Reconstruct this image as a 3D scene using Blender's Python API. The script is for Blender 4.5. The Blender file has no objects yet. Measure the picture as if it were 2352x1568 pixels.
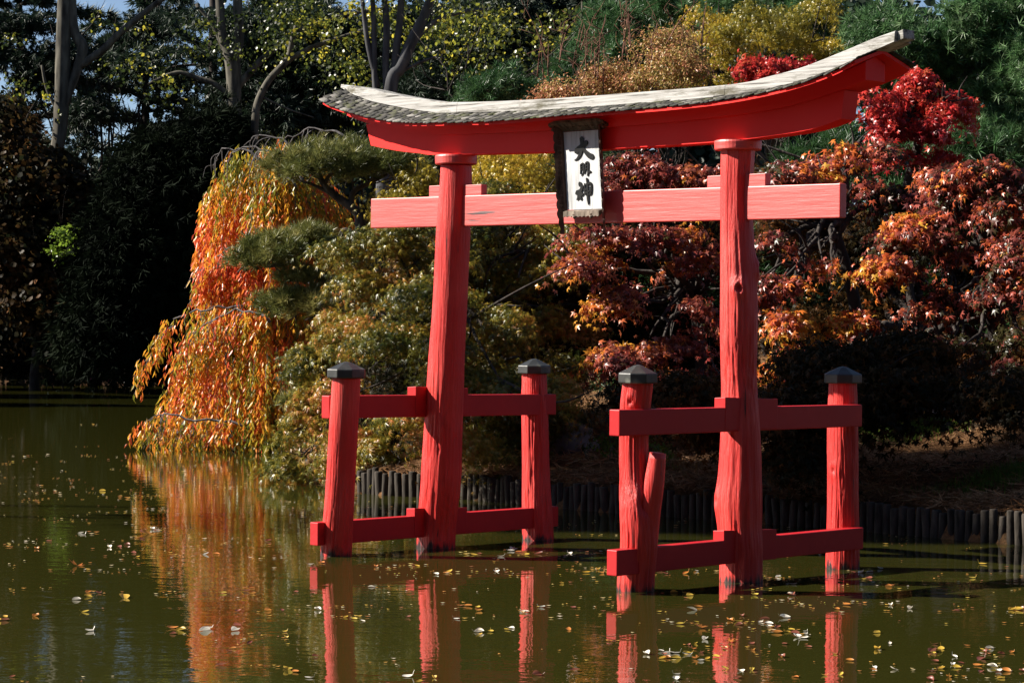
import bpy, math, random
import numpy as np
from mathutils import Vector, Matrix, noise as mnoise

# ------------------------------------------------------------------ camera, sky, sun, exposure
scene = bpy.context.scene
PITCH, ROLL, FPX = -0.009, -0.009, 5700.0
CAM = np.array([0.0, 0.0, 3.0])
_cp, _sp, _cr, _sr = math.cos(PITCH), math.sin(PITCH), math.cos(ROLL), math.sin(ROLL)
_r = np.array([1.0, 0, 0]); _f = np.array([0, _cp, _sp]); _d = np.cross(_f, _r)
RT, DN, FW = _cr*_r + _sr*_d, -_sr*_r + _cr*_d, _f
cam = bpy.data.cameras.new("camera"); cam_o = bpy.data.objects.new("camera", cam)
scene.collection.objects.link(cam_o)
cam.sensor_width = 36.0; cam.lens = FPX/2352*36
cam.clip_start = 0.1; cam.clip_end = 2000
m4 = Matrix.Identity(4)
for i in range(3):
    m4[i][0] = RT[i]; m4[i][1] = -DN[i]; m4[i][2] = -FW[i]; m4[i][3] = CAM[i]
cam_o.matrix_world = m4
scene.camera = cam_o

SUN_EL, SUN_TH = math.radians(34), math.radians(94)      # elevation; angle round from facing the camera towards its left
SUN = np.array([-math.sin(SUN_TH)*math.cos(SUN_EL), -math.cos(SUN_TH)*math.cos(SUN_EL), math.sin(SUN_EL)])
sl = bpy.data.lights.new("sun", "SUN"); sl.energy = 5.0; sl.angle = math.radians(0.5); sl.color = (1.0, 0.93, 0.82)
so = bpy.data.objects.new("sun", sl); scene.collection.objects.link(so)
so.rotation_euler = Vector(SUN).to_track_quat('Z', 'Y').to_euler()
world = bpy.data.worlds.new("World"); scene.world = world; world.use_nodes = True
wn = world.node_tree; bg = wn.nodes["Background"]
sky = wn.nodes.new("ShaderNodeTexSky"); sky.sky_type = 'NISHITA'; sky.sun_disc = False
sky.sun_elevation = SUN_EL
sky.sun_rotation = math.atan2(SUN[0], SUN[1])
sky.air_density = 0.6; sky.dust_density = 0.4; sky.altitude = 200
wn.links.new(sky.outputs[0], bg.inputs[0]); bg.inputs[1].default_value = 0.05
scene.view_settings.view_transform = 'Standard'; scene.view_settings.look = 'None'
scene.view_settings.exposure = 1.35; scene.view_settings.gamma = 1.0
scene.render.engine = 'CYCLES'
scene.cycles.max_bounces = 6; scene.cycles.diffuse_bounces = 2; scene.cycles.transparent_max_bounces = 4
scene.cycles.use_denoising = True

# ------------------------------------------------------------------ helpers
COL = scene.collection
rng = np.random.RandomState(7)

def at(u, v, depth):
    d = RT*(u-1176)/FPX + DN*(v-784)/FPX + FW
    return CAM + d*(depth/d[1])
def on_ground(u, v, z=0.0):
    d = RT*(u-1176)/FPX + DN*(v-784)/FPX + FW
    return CAM + d*((z-CAM[2])/d[2])

def tag(o, label=None, cat=None, group=None, kind=None):
    if label: o["label"] = label
    if cat: o["category"] = cat
    if group: o["group"] = group
    if kind: o["kind"] = kind
    return o
def empty(name, loc, label, cat, group=None):
    o = bpy.data.objects.new(name, None); COL.objects.link(o)
    o.location = [float(c) for c in loc]; o.empty_display_size = 0.3
    return tag(o, label, cat, group)
def link_mesh(name, me, m=None, parent=None):
    o = bpy.data.objects.new(name, me); COL.objects.link(o)
    if m: me.materials.append(m)
    if parent is not None:
        o.parent = parent
        loc = parent.matrix_basis.translation.copy(); q = parent.parent
        while q is not None:
            loc = loc + q.matrix_basis.translation; q = q.parent
        o.location = -loc if parent.parent is None else (0, 0, 0)
    return o
def np_mesh(name, V, F, smooth=False, tint=None):
    """V (n,3); F list of (m,k) int arrays"""
    me = bpy.data.meshes.new(name)
    F = [np.asarray(f, dtype=np.int32) for f in F if len(f)]
    nl = sum(f.size for f in F); npoly = sum(len(f) for f in F)
    me.vertices.add(len(V)); me.vertices.foreach_set("co", np.ascontiguousarray(V, dtype=np.float32).ravel())
    me.loops.add(nl); me.polygons.add(npoly)
    me.loops.foreach_set("vertex_index", np.concatenate([f.ravel() for f in F]))
    starts = []; s = 0
    for f in F:
        starts.append(s + np.arange(len(f))*f.shape[1]); s += f.size
    me.polygons.foreach_set("loop_start", np.concatenate(starts).astype(np.int32))
    me.update(calc_edges=True)
    if smooth: me.polygons.foreach_set("use_smooth", np.ones(npoly, dtype=bool))
    if tint is not None:
        a = me.attributes.new("tint", 'FLOAT', 'FACE'); a.data.foreach_set("value", np.ascontiguousarray(tint, dtype=np.float32))
    return me

class MB:
    """collects quads / polygons for one mesh"""
    def __init__(s): s.v = []; s.f = []
    def add(s, verts, faces):
        n = len(s.v); s.v += [tuple(map(float, p)) for p in verts]; s.f += [tuple(i+n for i in f) for f in faces]
    def hexa(s, c):   # 8 corners: bottom 0-3, top 4-7
        s.add(c, [(3,2,1,0),(4,5,6,7),(0,1,5,4),(1,2,6,5),(2,3,7,6),(3,0,4,7)])
    def box(s, lo, hi):
        (a,b,c),(d,e,f) = lo, hi
        s.hexa([(a,b,c),(d,b,c),(d,e,c),(a,e,c),(a,b,f),(d,b,f),(d,e,f),(a,e,f)])
    def tube(s, P, R, n=8, cap=True):
        P = np.asarray(P, float); R = np.broadcast_to(np.asarray(R, float), (len(P),))
        T = np.gradient(P, axis=0); T /= np.linalg.norm(T, axis=1)[:, None]+1e-9
        ref = np.array([0.0, 0, 1]) if abs(T[0][2]) < 0.8 else np.array([1.0, 0, 0])
        X = np.cross(ref, T[0]); X /= np.linalg.norm(X)
        vs = []; an = np.arange(n)*2*math.pi/n
        for p, t, r in zip(P, T, R):
            X = X - t*(X@t); X /= np.linalg.norm(X)+1e-9; Y = np.cross(t, X)
            vs.append(p + r*(np.cos(an)[:, None]*X + np.sin(an)[:, None]*Y))
        fs = []
        for i in range(len(P)-1):
            for k in range(n):
                a = i*n+k; b = i*n+(k+1) % n
                fs.append((a, b, b+n, a+n))
        if cap: fs.append(tuple(range(n-1, -1, -1))); fs.append(tuple((len(P)-1)*n+k for k in range(n)))
        s.add(np.concatenate(vs), fs)
    def build(s, name, m, parent=None, smooth=False, xf=None, bevel=0):
        V = s.v if xf is None else [tuple(xf(p)) for p in s.v]
        me = bpy.data.meshes.new(name); me.from_pydata(V, [], s.f); me.update()
        if smooth: me.polygons.foreach_set("use_smooth", np.ones(len(me.polygons), dtype=bool))
        o = link_mesh(name, me, m, parent)
        if bevel:
            b = o.modifiers.new("bevel", 'BEVEL'); b.width = bevel; b.segments = 2; b.limit_method = 'ANGLE'
        return o

def smooth_path(P, k=5):
    """Catmull-Rom through rows of P (any width)"""
    P = np.asarray(P, float)
    if len(P) < 3: return np.array([P[0]+(P[-1]-P[0])*t for t in np.linspace(0, 1, k+1)])
    Q = np.vstack([2*P[0]-P[1], P, 2*P[-1]-P[-2]]); out = []
    for i in range(1, len(Q)-2):
        p0, p1, p2, p3 = Q[i-1:i+3]
        for t in np.arange(k)/k:
            out.append(.5*((2*p1)+(-p0+p2)*t+(2*p0-5*p1+4*p2-p3)*t*t+(-p0+3*p1-3*p2+p3)*t**3))
    out.append(P[-1]); return np.array(out)
def unit(a): return a/(np.linalg.norm(a, axis=-1, keepdims=True)+1e-9)
def fbm(x, y, z, o=3): return mnoise.fractal(Vector((x, y, z)), 1.0, 2.0, o)

# ------------------------------------------------------------------ materials
def new_mat(name):
    m = bpy.data.materials.new(name); m.use_nodes = True
    return m, m.node_tree, m.node_tree.nodes["Principled BSDF"]
def nd(nt, t, **kw):
    n = nt.nodes.new("ShaderNode"+t)
    for k, v in kw.items():
        if k.startswith("i_"):
            key = k[2:]; key = int(key) if key.isdigit() else key.replace("_", " ")
            if isinstance(v, bpy.types.NodeSocket): nt.links.new(v, n.inputs[key])
            else: n.inputs[key].default_value = v
        else: setattr(n, k, v)
    return n
def ramp(nt, fac, stops):
    n = nt.nodes.new("ShaderNodeValToRGB"); nt.links.new(fac, n.inputs[0]); e = n.color_ramp.elements
    while len(e) < len(stops): e.new(0.5)
    for el, (p, c) in zip(e, stops): el.position = p; el.color = (*c, 1) if len(c) == 3 else c
    return n.outputs[0]
def mixc(nt, fac, a, b):
    n = nd(nt, "MixRGB")
    for k, x in ((0, fac), (1, a), (2, b)):
        if isinstance(x, bpy.types.NodeSocket): nt.links.new(x, n.inputs[k])
        else: n.inputs[k].default_value = x if k == 0 else (*x, 1)
    return n.outputs[0]
def coords(nt, scale=(1, 1, 1)):
    tc = nd(nt, "TexCoord"); mp = nd(nt, "Mapping", i_Vector=tc.outputs["Object"]); mp.inputs["Scale"].default_value = scale
    return mp.outputs[0]

def beam_coords(nt, scale):
    tc = nd(nt, "TexCoord"); vr = nd(nt, "VectorRotate", rotation_type='Z_AXIS', i_Vector=tc.outputs["Object"], i_Angle=math.radians(46.5))
    mp = nd(nt, "Mapping", i_Vector=vr.outputs[0]); mp.inputs["Scale"].default_value = scale
    return mp.outputs[0]

def leaf_mat(name, cols, trans=0.35, rough=0.4, spec=0.5):
    m, nt, b = new_mat(name)
    at_ = nd(nt, "Attribute", attribute_name="tint")
    n = len(cols); c = ramp(nt, at_.outputs["Fac"], [(i/(n-1), k) for i, k in enumerate(cols)])
    nt.links.new(c, b.inputs["Base Color"]); b.inputs["Roughness"].default_value = rough
    b.inputs["Specular IOR Level"].default_value = spec
    tr = nd(nt, "BsdfTranslucent")
    g = nd(nt, "Gamma", i_0=c, i_1=0.8); nt.links.new(g.outputs[0], tr.inputs[0])
    mx = nd(nt, "MixShader", i_0=trans); nt.links.new(b.outputs[0], mx.inputs[1]); nt.links.new(tr.outputs[0], mx.inputs[2])
    nt.links.new(mx.outputs[0], nt.nodes["Material Output"].inputs[0])
    return m
def bark_mat(name, c1, c2, sc=8, bump=0.5, lichen=None):
    m, nt, b = new_mat(name)
    v = coords(nt, (sc, sc, sc*0.25)); n = nd(nt, "TexNoise", i_Vector=v, i_Scale=1.5, i_Detail=6.0)
    c = ramp(nt, n.outputs[0], [(0.3, c1), (0.7, c2)])
    if lichen:
        l = nd(nt, "TexNoise", i_Vector=coords(nt), i_Scale=2.2, i_Detail=5.0)
        c = mixc(nt, ramp(nt, l.outputs[0], [(0.52, (0, 0, 0)), (0.62, (1, 1, 1))]), c, lichen)
    nt.links.new(c, b.inputs[0]); b.inputs["Roughness"].default_value = 0.9; b.inputs["Specular IOR Level"].default_value = 0.2
    bp = nd(nt, "Bump", i_Height=n.outputs[0], i_Strength=bump, i_Distance=0.05); nt.links.new(bp.outputs[0], b.inputs["Normal"])
    return m
def paint_mat(name, base, faded, grain=(1, 1, 1), fade=(0.45, 0.7), rough=0.5, spec=0.6, rot=False, gsc=10, bump=0.35, cracks=0.0, beam=False):
    m, nt, b = new_mat(name)
    v = (beam_coords if beam else coords)(nt, grain); n = nd(nt, "TexNoise", i_Vector=v, i_Scale=gsc, i_Detail=8.0, i_Roughness=0.6)
    big = nd(nt, "TexNoise", i_Vector=coords(nt), i_Scale=1.3, i_Detail=4.0)
    mixf = nd(nt, "Math", operation='MULTIPLY_ADD', i_0=n.outputs[0], i_1=0.5); nt.links.new(big.outputs[0], mixf.inputs[2])
    c = mixc(nt, ramp(nt, mixf.outputs[0], [(fade[0]+.25, (0, 0, 0)), (fade[1]+.25, (1, 1, 1))]), base, faded)
    if cracks:
        cr = nd(nt, "TexNoise", i_Vector=(beam_coords if beam else coords)(nt, grain), i_Scale=gsc*.55, i_Detail=6.0)
        c = mixc(nt, ramp(nt, cr.outputs[0], [(0.30-.02*cracks, (1, 1, 1)), (0.33, (0, 0, 0))]), c, (0.05, 0.006, 0.006))
    if rot:
        geo = nd(nt, "NewGeometry"); sx = nd(nt, "SeparateXYZ", i_0=geo.outputs["Position"])
        rn = nd(nt, "TexNoise", i_Vector=coords(nt, (14, 14, 3)), i_Scale=1.0, i_Detail=5.0)
        ad = nd(nt, "Math", operation='MULTIPLY_ADD', i_0=rn.outputs[0], i_1=-0.55); nt.links.new(sx.outputs[2], ad.inputs[2])
        c = mixc(nt, ramp(nt, ad.outputs[0], [(0.0, (1, 1, 1)), (0.09, (0, 0, 0))]), c, (0.022, 0.006, 0.005))
        nt.nodes[-1].name  # keep
        ad.inputs[1].default_value = -0.5
        a2 = nd(nt, "Math", operation='ADD', i_0=ad.outputs[0], i_1=0.25)
        for l in list(nt.links):
            if l.from_node == ad and l.to_node.bl_idname == "ShaderNodeValToRGB":
                nt.links.new(a2.outputs[0], l.to_socket)
    nt.links.new(c, b.inputs[0]); b.inputs["Roughness"].default_value = rough; b.inputs["Specular IOR Level"].default_value = spec
    bp = nd(nt, "Bump", i_Height=n.outputs[0], i_Strength=bump, i_Distance=0.02); nt.links.new(bp.outputs[0], b.inputs["Normal"])
    return m

RED, RED2 = (0.54, 0.010, 0.006), (0.62, 0.040, 0.030)
M_post = paint_mat("weathered_red_paint", RED, RED2, (1, 1, 0.05), rot=True, gsc=44, bump=1.0, cracks=1)
M_rail = paint_mat("red_rail_paint", (0.40, 0.007, 0.010), (0.45, 0.012, 0.014), (1, 1, 1), gsc=8, bump=0.12, spec=.3)
M_tie = paint_mat("sun_faded_red_paint", (0.52, 0.028, 0.023), (0.57, 0.05, 0.042), (0.12, 1.5, 2.2), gsc=10, bump=0.3, fade=(0.2, 0.75), spec=.9, cracks=.5, beam=True)
M_lint = paint_mat("lintel_red_with_bounce", (0.80, 0.010, 0.006), (0.82, 0.016, 0.010), (1, 1, 1), gsc=6, bump=0.1, rough=0.55, spec=.25)  # red raised to paint in the light bounced up from the water

def wood_grey():
    m, nt, b = new_mat("bleached_grey_wood")
    n = nd(nt, "TexNoise", i_Vector=beam_coords(nt, (0.5, 9, 13)), i_Scale=2.6, i_Detail=8.0, i_Roughness=0.6)
    c = ramp(nt, n.outputs[0], [(0.36, (0.05, 0.045, 0.04)), (0.45, (0.30, 0.29, 0.275)), (0.72, (0.46, 0.455, 0.44))])
    s = nd(nt, "TexNoise", i_Vector=beam_coords(nt, (.7, 2, 2.5)), i_Scale=1.9, i_Detail=7.0, i_Roughness=0.75)
    c = mixc(nt, ramp(nt, s.outputs[0], [(0.50, (0, 0, 0)), (0.64, (1, 1, 1))]), c, (0.08, 0.072, 0.045))
    nt.links.new(c, b.inputs[0]); b.inputs["Roughness"].default_value = 0.85
    bp = nd(nt, "Bump", i_Height=n.outputs[0], i_Strength=0.6, i_Distance=0.02); nt.links.new(bp.outputs[0], b.inputs["Normal"])
    return m
M_ridge = wood_grey()
def shingle_mat():
    m, nt, b = new_mat("mossy_shingles")
    at_ = nd(nt, "Attribute", attribute_name="tint")
    c = ramp(nt, at_.outputs["Fac"], [(0, (0.012, 0.011, 0.009)), (0.5, (0.045, 0.041, 0.034)), (1, (0.21, 0.2, 0.185))])
    s = nd(nt, "TexNoise", i_Vector=coords(nt), i_Scale=6.0, i_Detail=6.0, i_Roughness=0.7)
    c = mixc(nt, ramp(nt, s.outputs[0], [(0.53, (0, 0, 0)), (0.62, (1, 1, 1))]), c, (0.045, 0.05, 0.012))
    nt.links.new(c, b.inputs[0]); b.inputs["Roughness"].default_value = 0.85
    n = nd(nt, "TexNoise", i_Vector=coords(nt), i_Scale=30.0, i_Detail=5.0)
    bp = nd(nt, "Bump", i_Height=n.outputs[0], i_Strength=0.7, i_Distance=0.02); nt.links.new(bp.outputs[0], b.inputs["Normal"])
    return m
M_shingle = shingle_mat()
M_cap = bark_mat("black_cap_metal", (0.012, 0.013, 0.012), (0.035, 0.036, 0.033), 5, 0.2, lichen=(0.13, 0.14, 0.11))
M_cap.node_tree.nodes["Principled BSDF"].inputs["Roughness"].default_value = 0.45
M_cap.node_tree.nodes["Principled BSDF"].inputs["Specular IOR Level"].default_value = 0.6
M_dkwood = bark_mat("dark_carved_wood", (0.03, 0.02, 0.014), (0.17, 0.115, 0.085), 9, 0.5)
M_scroll = bark_mat("worn_scroll", (0.05, 0.025, 0.018), (0.10, 0.05, 0.035), 9, 0.2)
def panel_mat():
    m, nt, b = new_mat("whitewashed_board")
    n = nd(nt, "TexNoise", i_Vector=coords(nt, (9, 9, 0.7)), i_Scale=2.5, i_Detail=7.0)
    c = ramp(nt, n.outputs[0], [(0.3, (0.26, 0.26, 0.26)), (0.5, (0.46, 0.47, 0.48)), (0.8, (0.55, 0.55, 0.55))])
    nt.links.new(c, b.inputs[0]); b.inputs["Roughness"].default_value = 0.7
    bp = nd(nt, "Bump", i_Height=n.outputs[0], i_Strength=0.2, i_Distance=0.01); nt.links.new(bp.outputs[0], b.inputs["Normal"])
    return m
M_panel = panel_mat()
M_ink = bark_mat("black_lacquer", (0.01, 0.01, 0.01), (0.02, 0.02, 0.02), 4, 0.05)
M_ink.node_tree.nodes["Principled BSDF"].inputs["Roughness"].default_value = 0.35
M_beech = bark_mat("shade_darkened_beech_bark", (0.025, 0.022, 0.018), (0.13, 0.12, 0.095), 3, 0.3)  # bark darkened in place of shade that does not reach the trunks
M_greybark = bark_mat("grey_stem_bark", (0.03, 0.03, 0.034), (0.09, 0.09, 0.095), 3, 0.3)
M_bark = bark_mat("dark_maple_bark", (0.018, 0.014, 0.012), (0.06, 0.05, 0.045), 6, 0.6)
M_pinebark = bark_mat("pine_bark", (0.03, 0.022, 0.018), (0.12, 0.10, 0.085), 5, 0.9)
M_twig = bark_mat("grey_twigs", (0.05, 0.045, 0.045), (0.16, 0.15, 0.15), 6, 0.3)
M_pile = bark_mat("shade_darkened_log", (0.014, 0.011, 0.008), (0.065, 0.054, 0.044), 8, 0.5)  # wood colour darkened to carry the shade over the bank
M_rock = bark_mat("grey_rock", (0.07, 0.07, 0.075), (0.26, 0.26, 0.27), 1.2, 1.0)
M_palerock = bark_mat("pale_rock", (0.35, 0.35, 0.35), (0.6, 0.6, 0.6), 1.2, 1.0)

def ground_mat():
    m, nt, b = new_mat("forest_floor")
    v = coords(nt); n = nd(nt, "TexNoise", i_Vector=v, i_Scale=0.7, i_Detail=8.0, i_Roughness=0.65)
    f = nd(nt, "TexNoise", i_Vector=v, i_Scale=14.0, i_Detail=8.0, i_Roughness=0.75)
    c1 = ramp(nt, f.outputs[0], [(0.35, (0.05, 0.026, 0.013)), (0.55, (0.17, 0.085, 0.036)), (0.7, (0.27, 0.15, 0.07))])
    c = mixc(nt, ramp(nt, n.outputs[0], [(0.5, (0, 0, 0)), (0.62, (1, 1, 1))]), c1, (0.035, 0.026, 0.016))
    nt.links.new(c, b.inputs[0]); b.inputs["Roughness"].default_value = 0.95; b.inputs["Specular IOR Level"].default_value = 0.1
    bp = nd(nt, "Bump", i_Height=f.outputs[0], i_Strength=0.8, i_Distance=0.06); nt.links.new(bp.outputs[0], b.inputs["Normal"])
    return m
def water_mat():
    m, nt, b = new_mat("murky_pond_water")
    b.inputs["Base Color"].default_value = (0.027, 0.027, 0.005, 1)
    b.inputs["Roughness"].default_value = 0.015; b.inputs["IOR"].default_value = 1.42
    n1 = nd(nt, "TexNoise", i_Vector=coords(nt, (0.7, 1.0, 1)), i_Scale=2.2, i_Detail=3.0, i_Roughness=0.55)
    n2 = nd(nt, "TexNoise", i_Vector=coords(nt, (0.8, 1.0, 1)), i_Scale=11.0, i_Detail=2.0)
    b1 = nd(nt, "Bump", i_Height=n1.outputs[0], i_Strength=0.10, i_Distance=0.04)
    b2 = nd(nt, "Bump", i_Height=n2.outputs[0], i_Strength=0.06, i_Distance=0.010); nt.links.new(b1.outputs[0], b2.inputs["Normal"])
    nt.links.new(b2.outputs[0], b.inputs["Normal"])
    return m

# ------------------------------------------------------------------ terrain and pond
SHORE = np.array([(16, 25), (6.96, 33.59), (4.61, 36.07), (1.15, 39.03), (-0.67, 41.17), (-2.16, 42.0), (-3.2, 44.2), (-3.6, 47.5), (-4.4, 52.5),
                  (-5.2, 56.0), (-5.6, 60), (-6.5, 68), (-8, 82), (-11.3, 98.7), (-16.3, 116), (-24.2, 117.2), (-36, 112), (-33, 92), (-30, 60), (-30, 20),
                  (-22, -6), (10, -9), (24, 4)], float)
def shore_dist(X, Y):
    """signed distance, negative over the water"""
    P = np.stack([X, Y], -1); best = np.full(X.shape, 1e9); inside = np.zeros(X.shape, bool)
    n = len(SHORE)
    for i in range(n):
        a, b = SHORE[i], SHORE[(i+1) % n]; ab = b-a
        t = np.clip(((P-a)@ab)/(ab@ab), 0, 1); d = np.linalg.norm(P-a-t[..., None]*ab, axis=-1)
        best = np.minimum(best, d)
        c = ((a[1] > Y) != (b[1] > Y)) & (X < (b[0]-a[0])*(Y-a[1])/(b[1]-a[1]+1e-12)+a[0]); inside ^= c
    return np.where(inside, -best, best)
def ground_h(X, Y):
    X = np.asarray(X, float); Y = np.asarray(Y, float)
    d = shore_dist(X, Y)
    right = 1/(1+np.exp(-(X+4+np.clip(60-Y, -40, 10)*0.25)/2.0))*1/(1+np.exp((Y-82)/5))
    slope = 0.06+0.125*right
    dd = np.maximum(d-0.12, 0)
    h = 0.10+0.3*right + 7.0*(1-np.exp(-dd*slope/7.0))
    h = h + np.where(d > 1, 0.12*np.sin(X*1.3+Y*0.7)*np.sin(Y*0.9-X*0.4), 0)
    return np.where(d > 0.08, h, np.maximum(-1.3, -0.25+d*0.6))
def gz(x, y): return float(ground_h(np.array([x]), np.array([y]))[0])
def ground_sheet():
    xs = np.concatenate([np.linspace(-420, -46, 24), np.arange(-44, 30, 0.33), np.linspace(32, 420, 24)])
    ys = np.concatenate([np.linspace(-80, -14, 6), np.arange(-12, 24, 1.5), np.arange(24, 62, 0.33), np.arange(62, 140, 1.0), np.linspace(142, 620, 24)])
    X, Y = np.meshgrid(xs, ys); H = ground_h(X, Y)
    V = np.stack([X, Y, H], -1).reshape(-1, 3); nx = len(xs)
    i, j = np.meshgrid(np.arange(len(ys)-1), np.arange(nx-1), indexing='ij'); a = (i*nx+j).ravel()
    F = np.stack([a, a+1, a+nx+1, a+nx], 1)
    o = link_mesh("ground", np_mesh("ground", V, [F], True), ground_mat()); tag(o, kind="structure")
ground_sheet()
def water_sheet():
    V = [(-60, -12, 0), (30, -12, 0), (30, 130, 0), (-60, 130, 0)]
    o = link_mesh("pond_water", np_mesh("pond_water", np.array(V, float), [np.array([[0, 1, 2, 3]])]), water_mat()); tag(o, kind="structure")
water_sheet()

# ------------------------------------------------------------------ the torii (local frame: x along the beam, y out of its face, z up)
TO = np.array([0.84992, 30.59843, 0.0])
TX = np.array([0.68835, -0.72537, 0]); TY = np.array([-0.72537, -0.68835, 0])
def tl(p): return TX*p[0] + TY*p[1] + np.array([0, 0, p[2]])      # local -> offset from torii origin
torii = empty("torii_gate", TO, "vermilion wooden torii gate with curved shingled roof standing in the pond", "torii gate")
def tbuild(mb, name, m, parent, smooth=False, bevel=0):
    o = mb.build(name, m, None, smooth, tl, bevel); o.parent = parent; return o

POSTS = {
 'L': [(-2.321,0,4.99,.201),(-2.326,0,4.707,.207),(-2.368,0,4.028,.224),(-2.42,0,3.178,.227),(-2.463,0,2.61,.233),(-2.495,0,2.098,.242),(-2.534,0,1.47,.245),(-2.564,0,.899,.253),(-2.614,0,.44,.251),(-2.646,0,-.031,.248),(-2.67,0,-1.2,.25)],
 'R': [(2.538,0,4.978,.192),(2.521,0,4.449,.183),(2.538,0,3.945,.192),(2.568,0,3.44,.207),(2.584,0,2.936,.212),(2.591,0,2.433,.202),(2.601,0,2.181,.203),(2.621,0,1.678,.222),(2.623,0,1.275,.239),(2.61,0,.921,.262),(2.621,0,.619,.247),(2.647,0,.419,.239),(2.653,0,-.024,.239),(2.66,0,-1.2,.24)],
 'LF': [(-2.441,1.72,2.241,.178),(-2.473,1.72,1.791,.181),(-2.513,1.72,1.241,.184),(-2.558,1.72,.69,.184),(-2.622,1.72,-.024,.192),(-2.68,1.72,-1.2,.195)],
 'LB': [(-2.79,-1.9,2.257,.165),(-2.766,-1.9,1.71,.177),(-2.737,-1.9,.818,.184),(-2.683,-1.9,-.024,.206),(-2.65,-1.9,-1.2,.21)],
 'RF': [(2.592,1.7,2.301,.159),(2.562,1.7,2.058,.160),(2.543,1.7,1.718,.152),(2.556,1.7,1.235,.160),(2.61,1.7,.853,.195),(2.63,1.7,.514,.20),(2.582,1.7,-.013,.198),(2.56,1.7,-1.2,.2)],
 'RB': [(2.426,-2.1,2.254,.166),(2.434,-2.1,1.616,.179),(2.448,-2.1,.819,.178),(2.448,-2.1,-.005,.196),(2.45,-2.1,-1.2,.2)],
}
def post_mesh(rows, seed, rough_z, octo_z=99, knots=(), nseg=110):
    A = np.array(rows)[::-1]
    zs = np.arange(A[0, 2], A[-1, 2], 0.025); zs = np.append(zs, A[-1, 2])
    P = smooth_path(A, 8); o = np.argsort(P[:, 2]); P = P[o]
    cx, cy, rr = (np.interp(zs, P[:, 2], P[:, k]) for k in (0, 1, 3))
    V = []; an = np.arange(nseg)*2*math.pi/nseg
    for z, x, y, r in zip(zs, cx, cy, rr):
        w = 1/(1+math.exp((z-rough_z)/0.35))            # bark-like furrows low on the post
        for a in an:
            ca, sa = math.cos(a), math.sin(a)
            lo = mnoise.noise(Vector((ca*1.2+seed, sa*1.2, z*0.8)))
            g = mnoise.noise(Vector((ca*8+seed, sa*8, z*0.4+lo*0.4)))
            g2 = mnoise.noise(Vector((ca*12+seed, sa*12, z*1.4)))
            g3 = mnoise.noise(Vector((ca*15+seed, sa*15, z*0.9+lo)))
            rad = r*(1+0.045*lo) + (0.12+0.88*w)*(-0.012*max(0, 1-abs(g)*6.0)-0.009*max(0, 1-abs(g3)*4.5) + 0.005*g2) + 0.010*w
            if z > octo_z:                               # adzed facets near the top
                k = min(1, (z-octo_z)/0.4); fa = (a % (math.pi/4))-math.pi/8
                rad = rad*(1-k)+k*r*1.0*math.cos(math.pi/8)/math.cos(fa)*1.04
            for (ka, kz, ks, kh) in knots:
                da = (a-ka+math.pi) % (2*math.pi)-math.pi; q = math.hypot(da*r, (z-kz)*0.8)/ks
                rad += kh*math.exp(-q*q)-kh*1.7*math.exp(-(q*2.6)**2)
            V.append((x+rad*ca, y+rad*sa, z))
    n = len(zs); F = []
    i, j = np.meshgrid(np.arange(n-1), np.arange(nseg), indexing='ij')
    a = (i*nseg+j).ravel(); b = (i*nseg+(j+1) % nseg).ravel()
    quads = np.stack([a, b, b+nseg, a+nseg], 1); top = np.array([[(n-1)*nseg+k for k in range(nseg)]])
    V = np.array([tl(p) for p in V])
    return np_mesh("post", V, [quads, top], True)
def cap_of(parent, x, y, z, ap):
    mb = MB(); n = 8; R = ap/math.cos(math.pi/n)
    ring = lambda r, h: [(x+r*math.cos(a), y+r*math.sin(a), h) for a in (np.arange(n)+.5)*2*math.pi/n]
    v = ring(R*.96, z-.012)+ring(R, z)+ring(R, z+.085)+ring(R*.99, z+.10)+ring(R*.22, z+.185)+[(x, y, z+.195)]
    f = []
    for k in range(4):
        for i in range(n): f.append((k*n+i, k*n+(i+1) % n, (k+1)*n+(i+1) % n, (k+1)*n+i))
    for i in range(n): f.append((4*n+i, 4*n+(i+1) % n, 5*n))
    f.append(tuple(range(n-1, -1, -1))); mb.add(v, f)
    return tbuild(mb, "post_cap", M_cap, parent, bevel=0.006)
KN = {'R': [(math.atan2(.2, .18), 3.38, .075, .055), (-.7, 3.6, .09, .07), (2.2, 0.92, .1, .02)], 'RF': [(.3, .95, .16, .035), (1.2, 2.1, .07, .02)], 'RB': [(1.6, 1.2, .08, .015)]}
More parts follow.
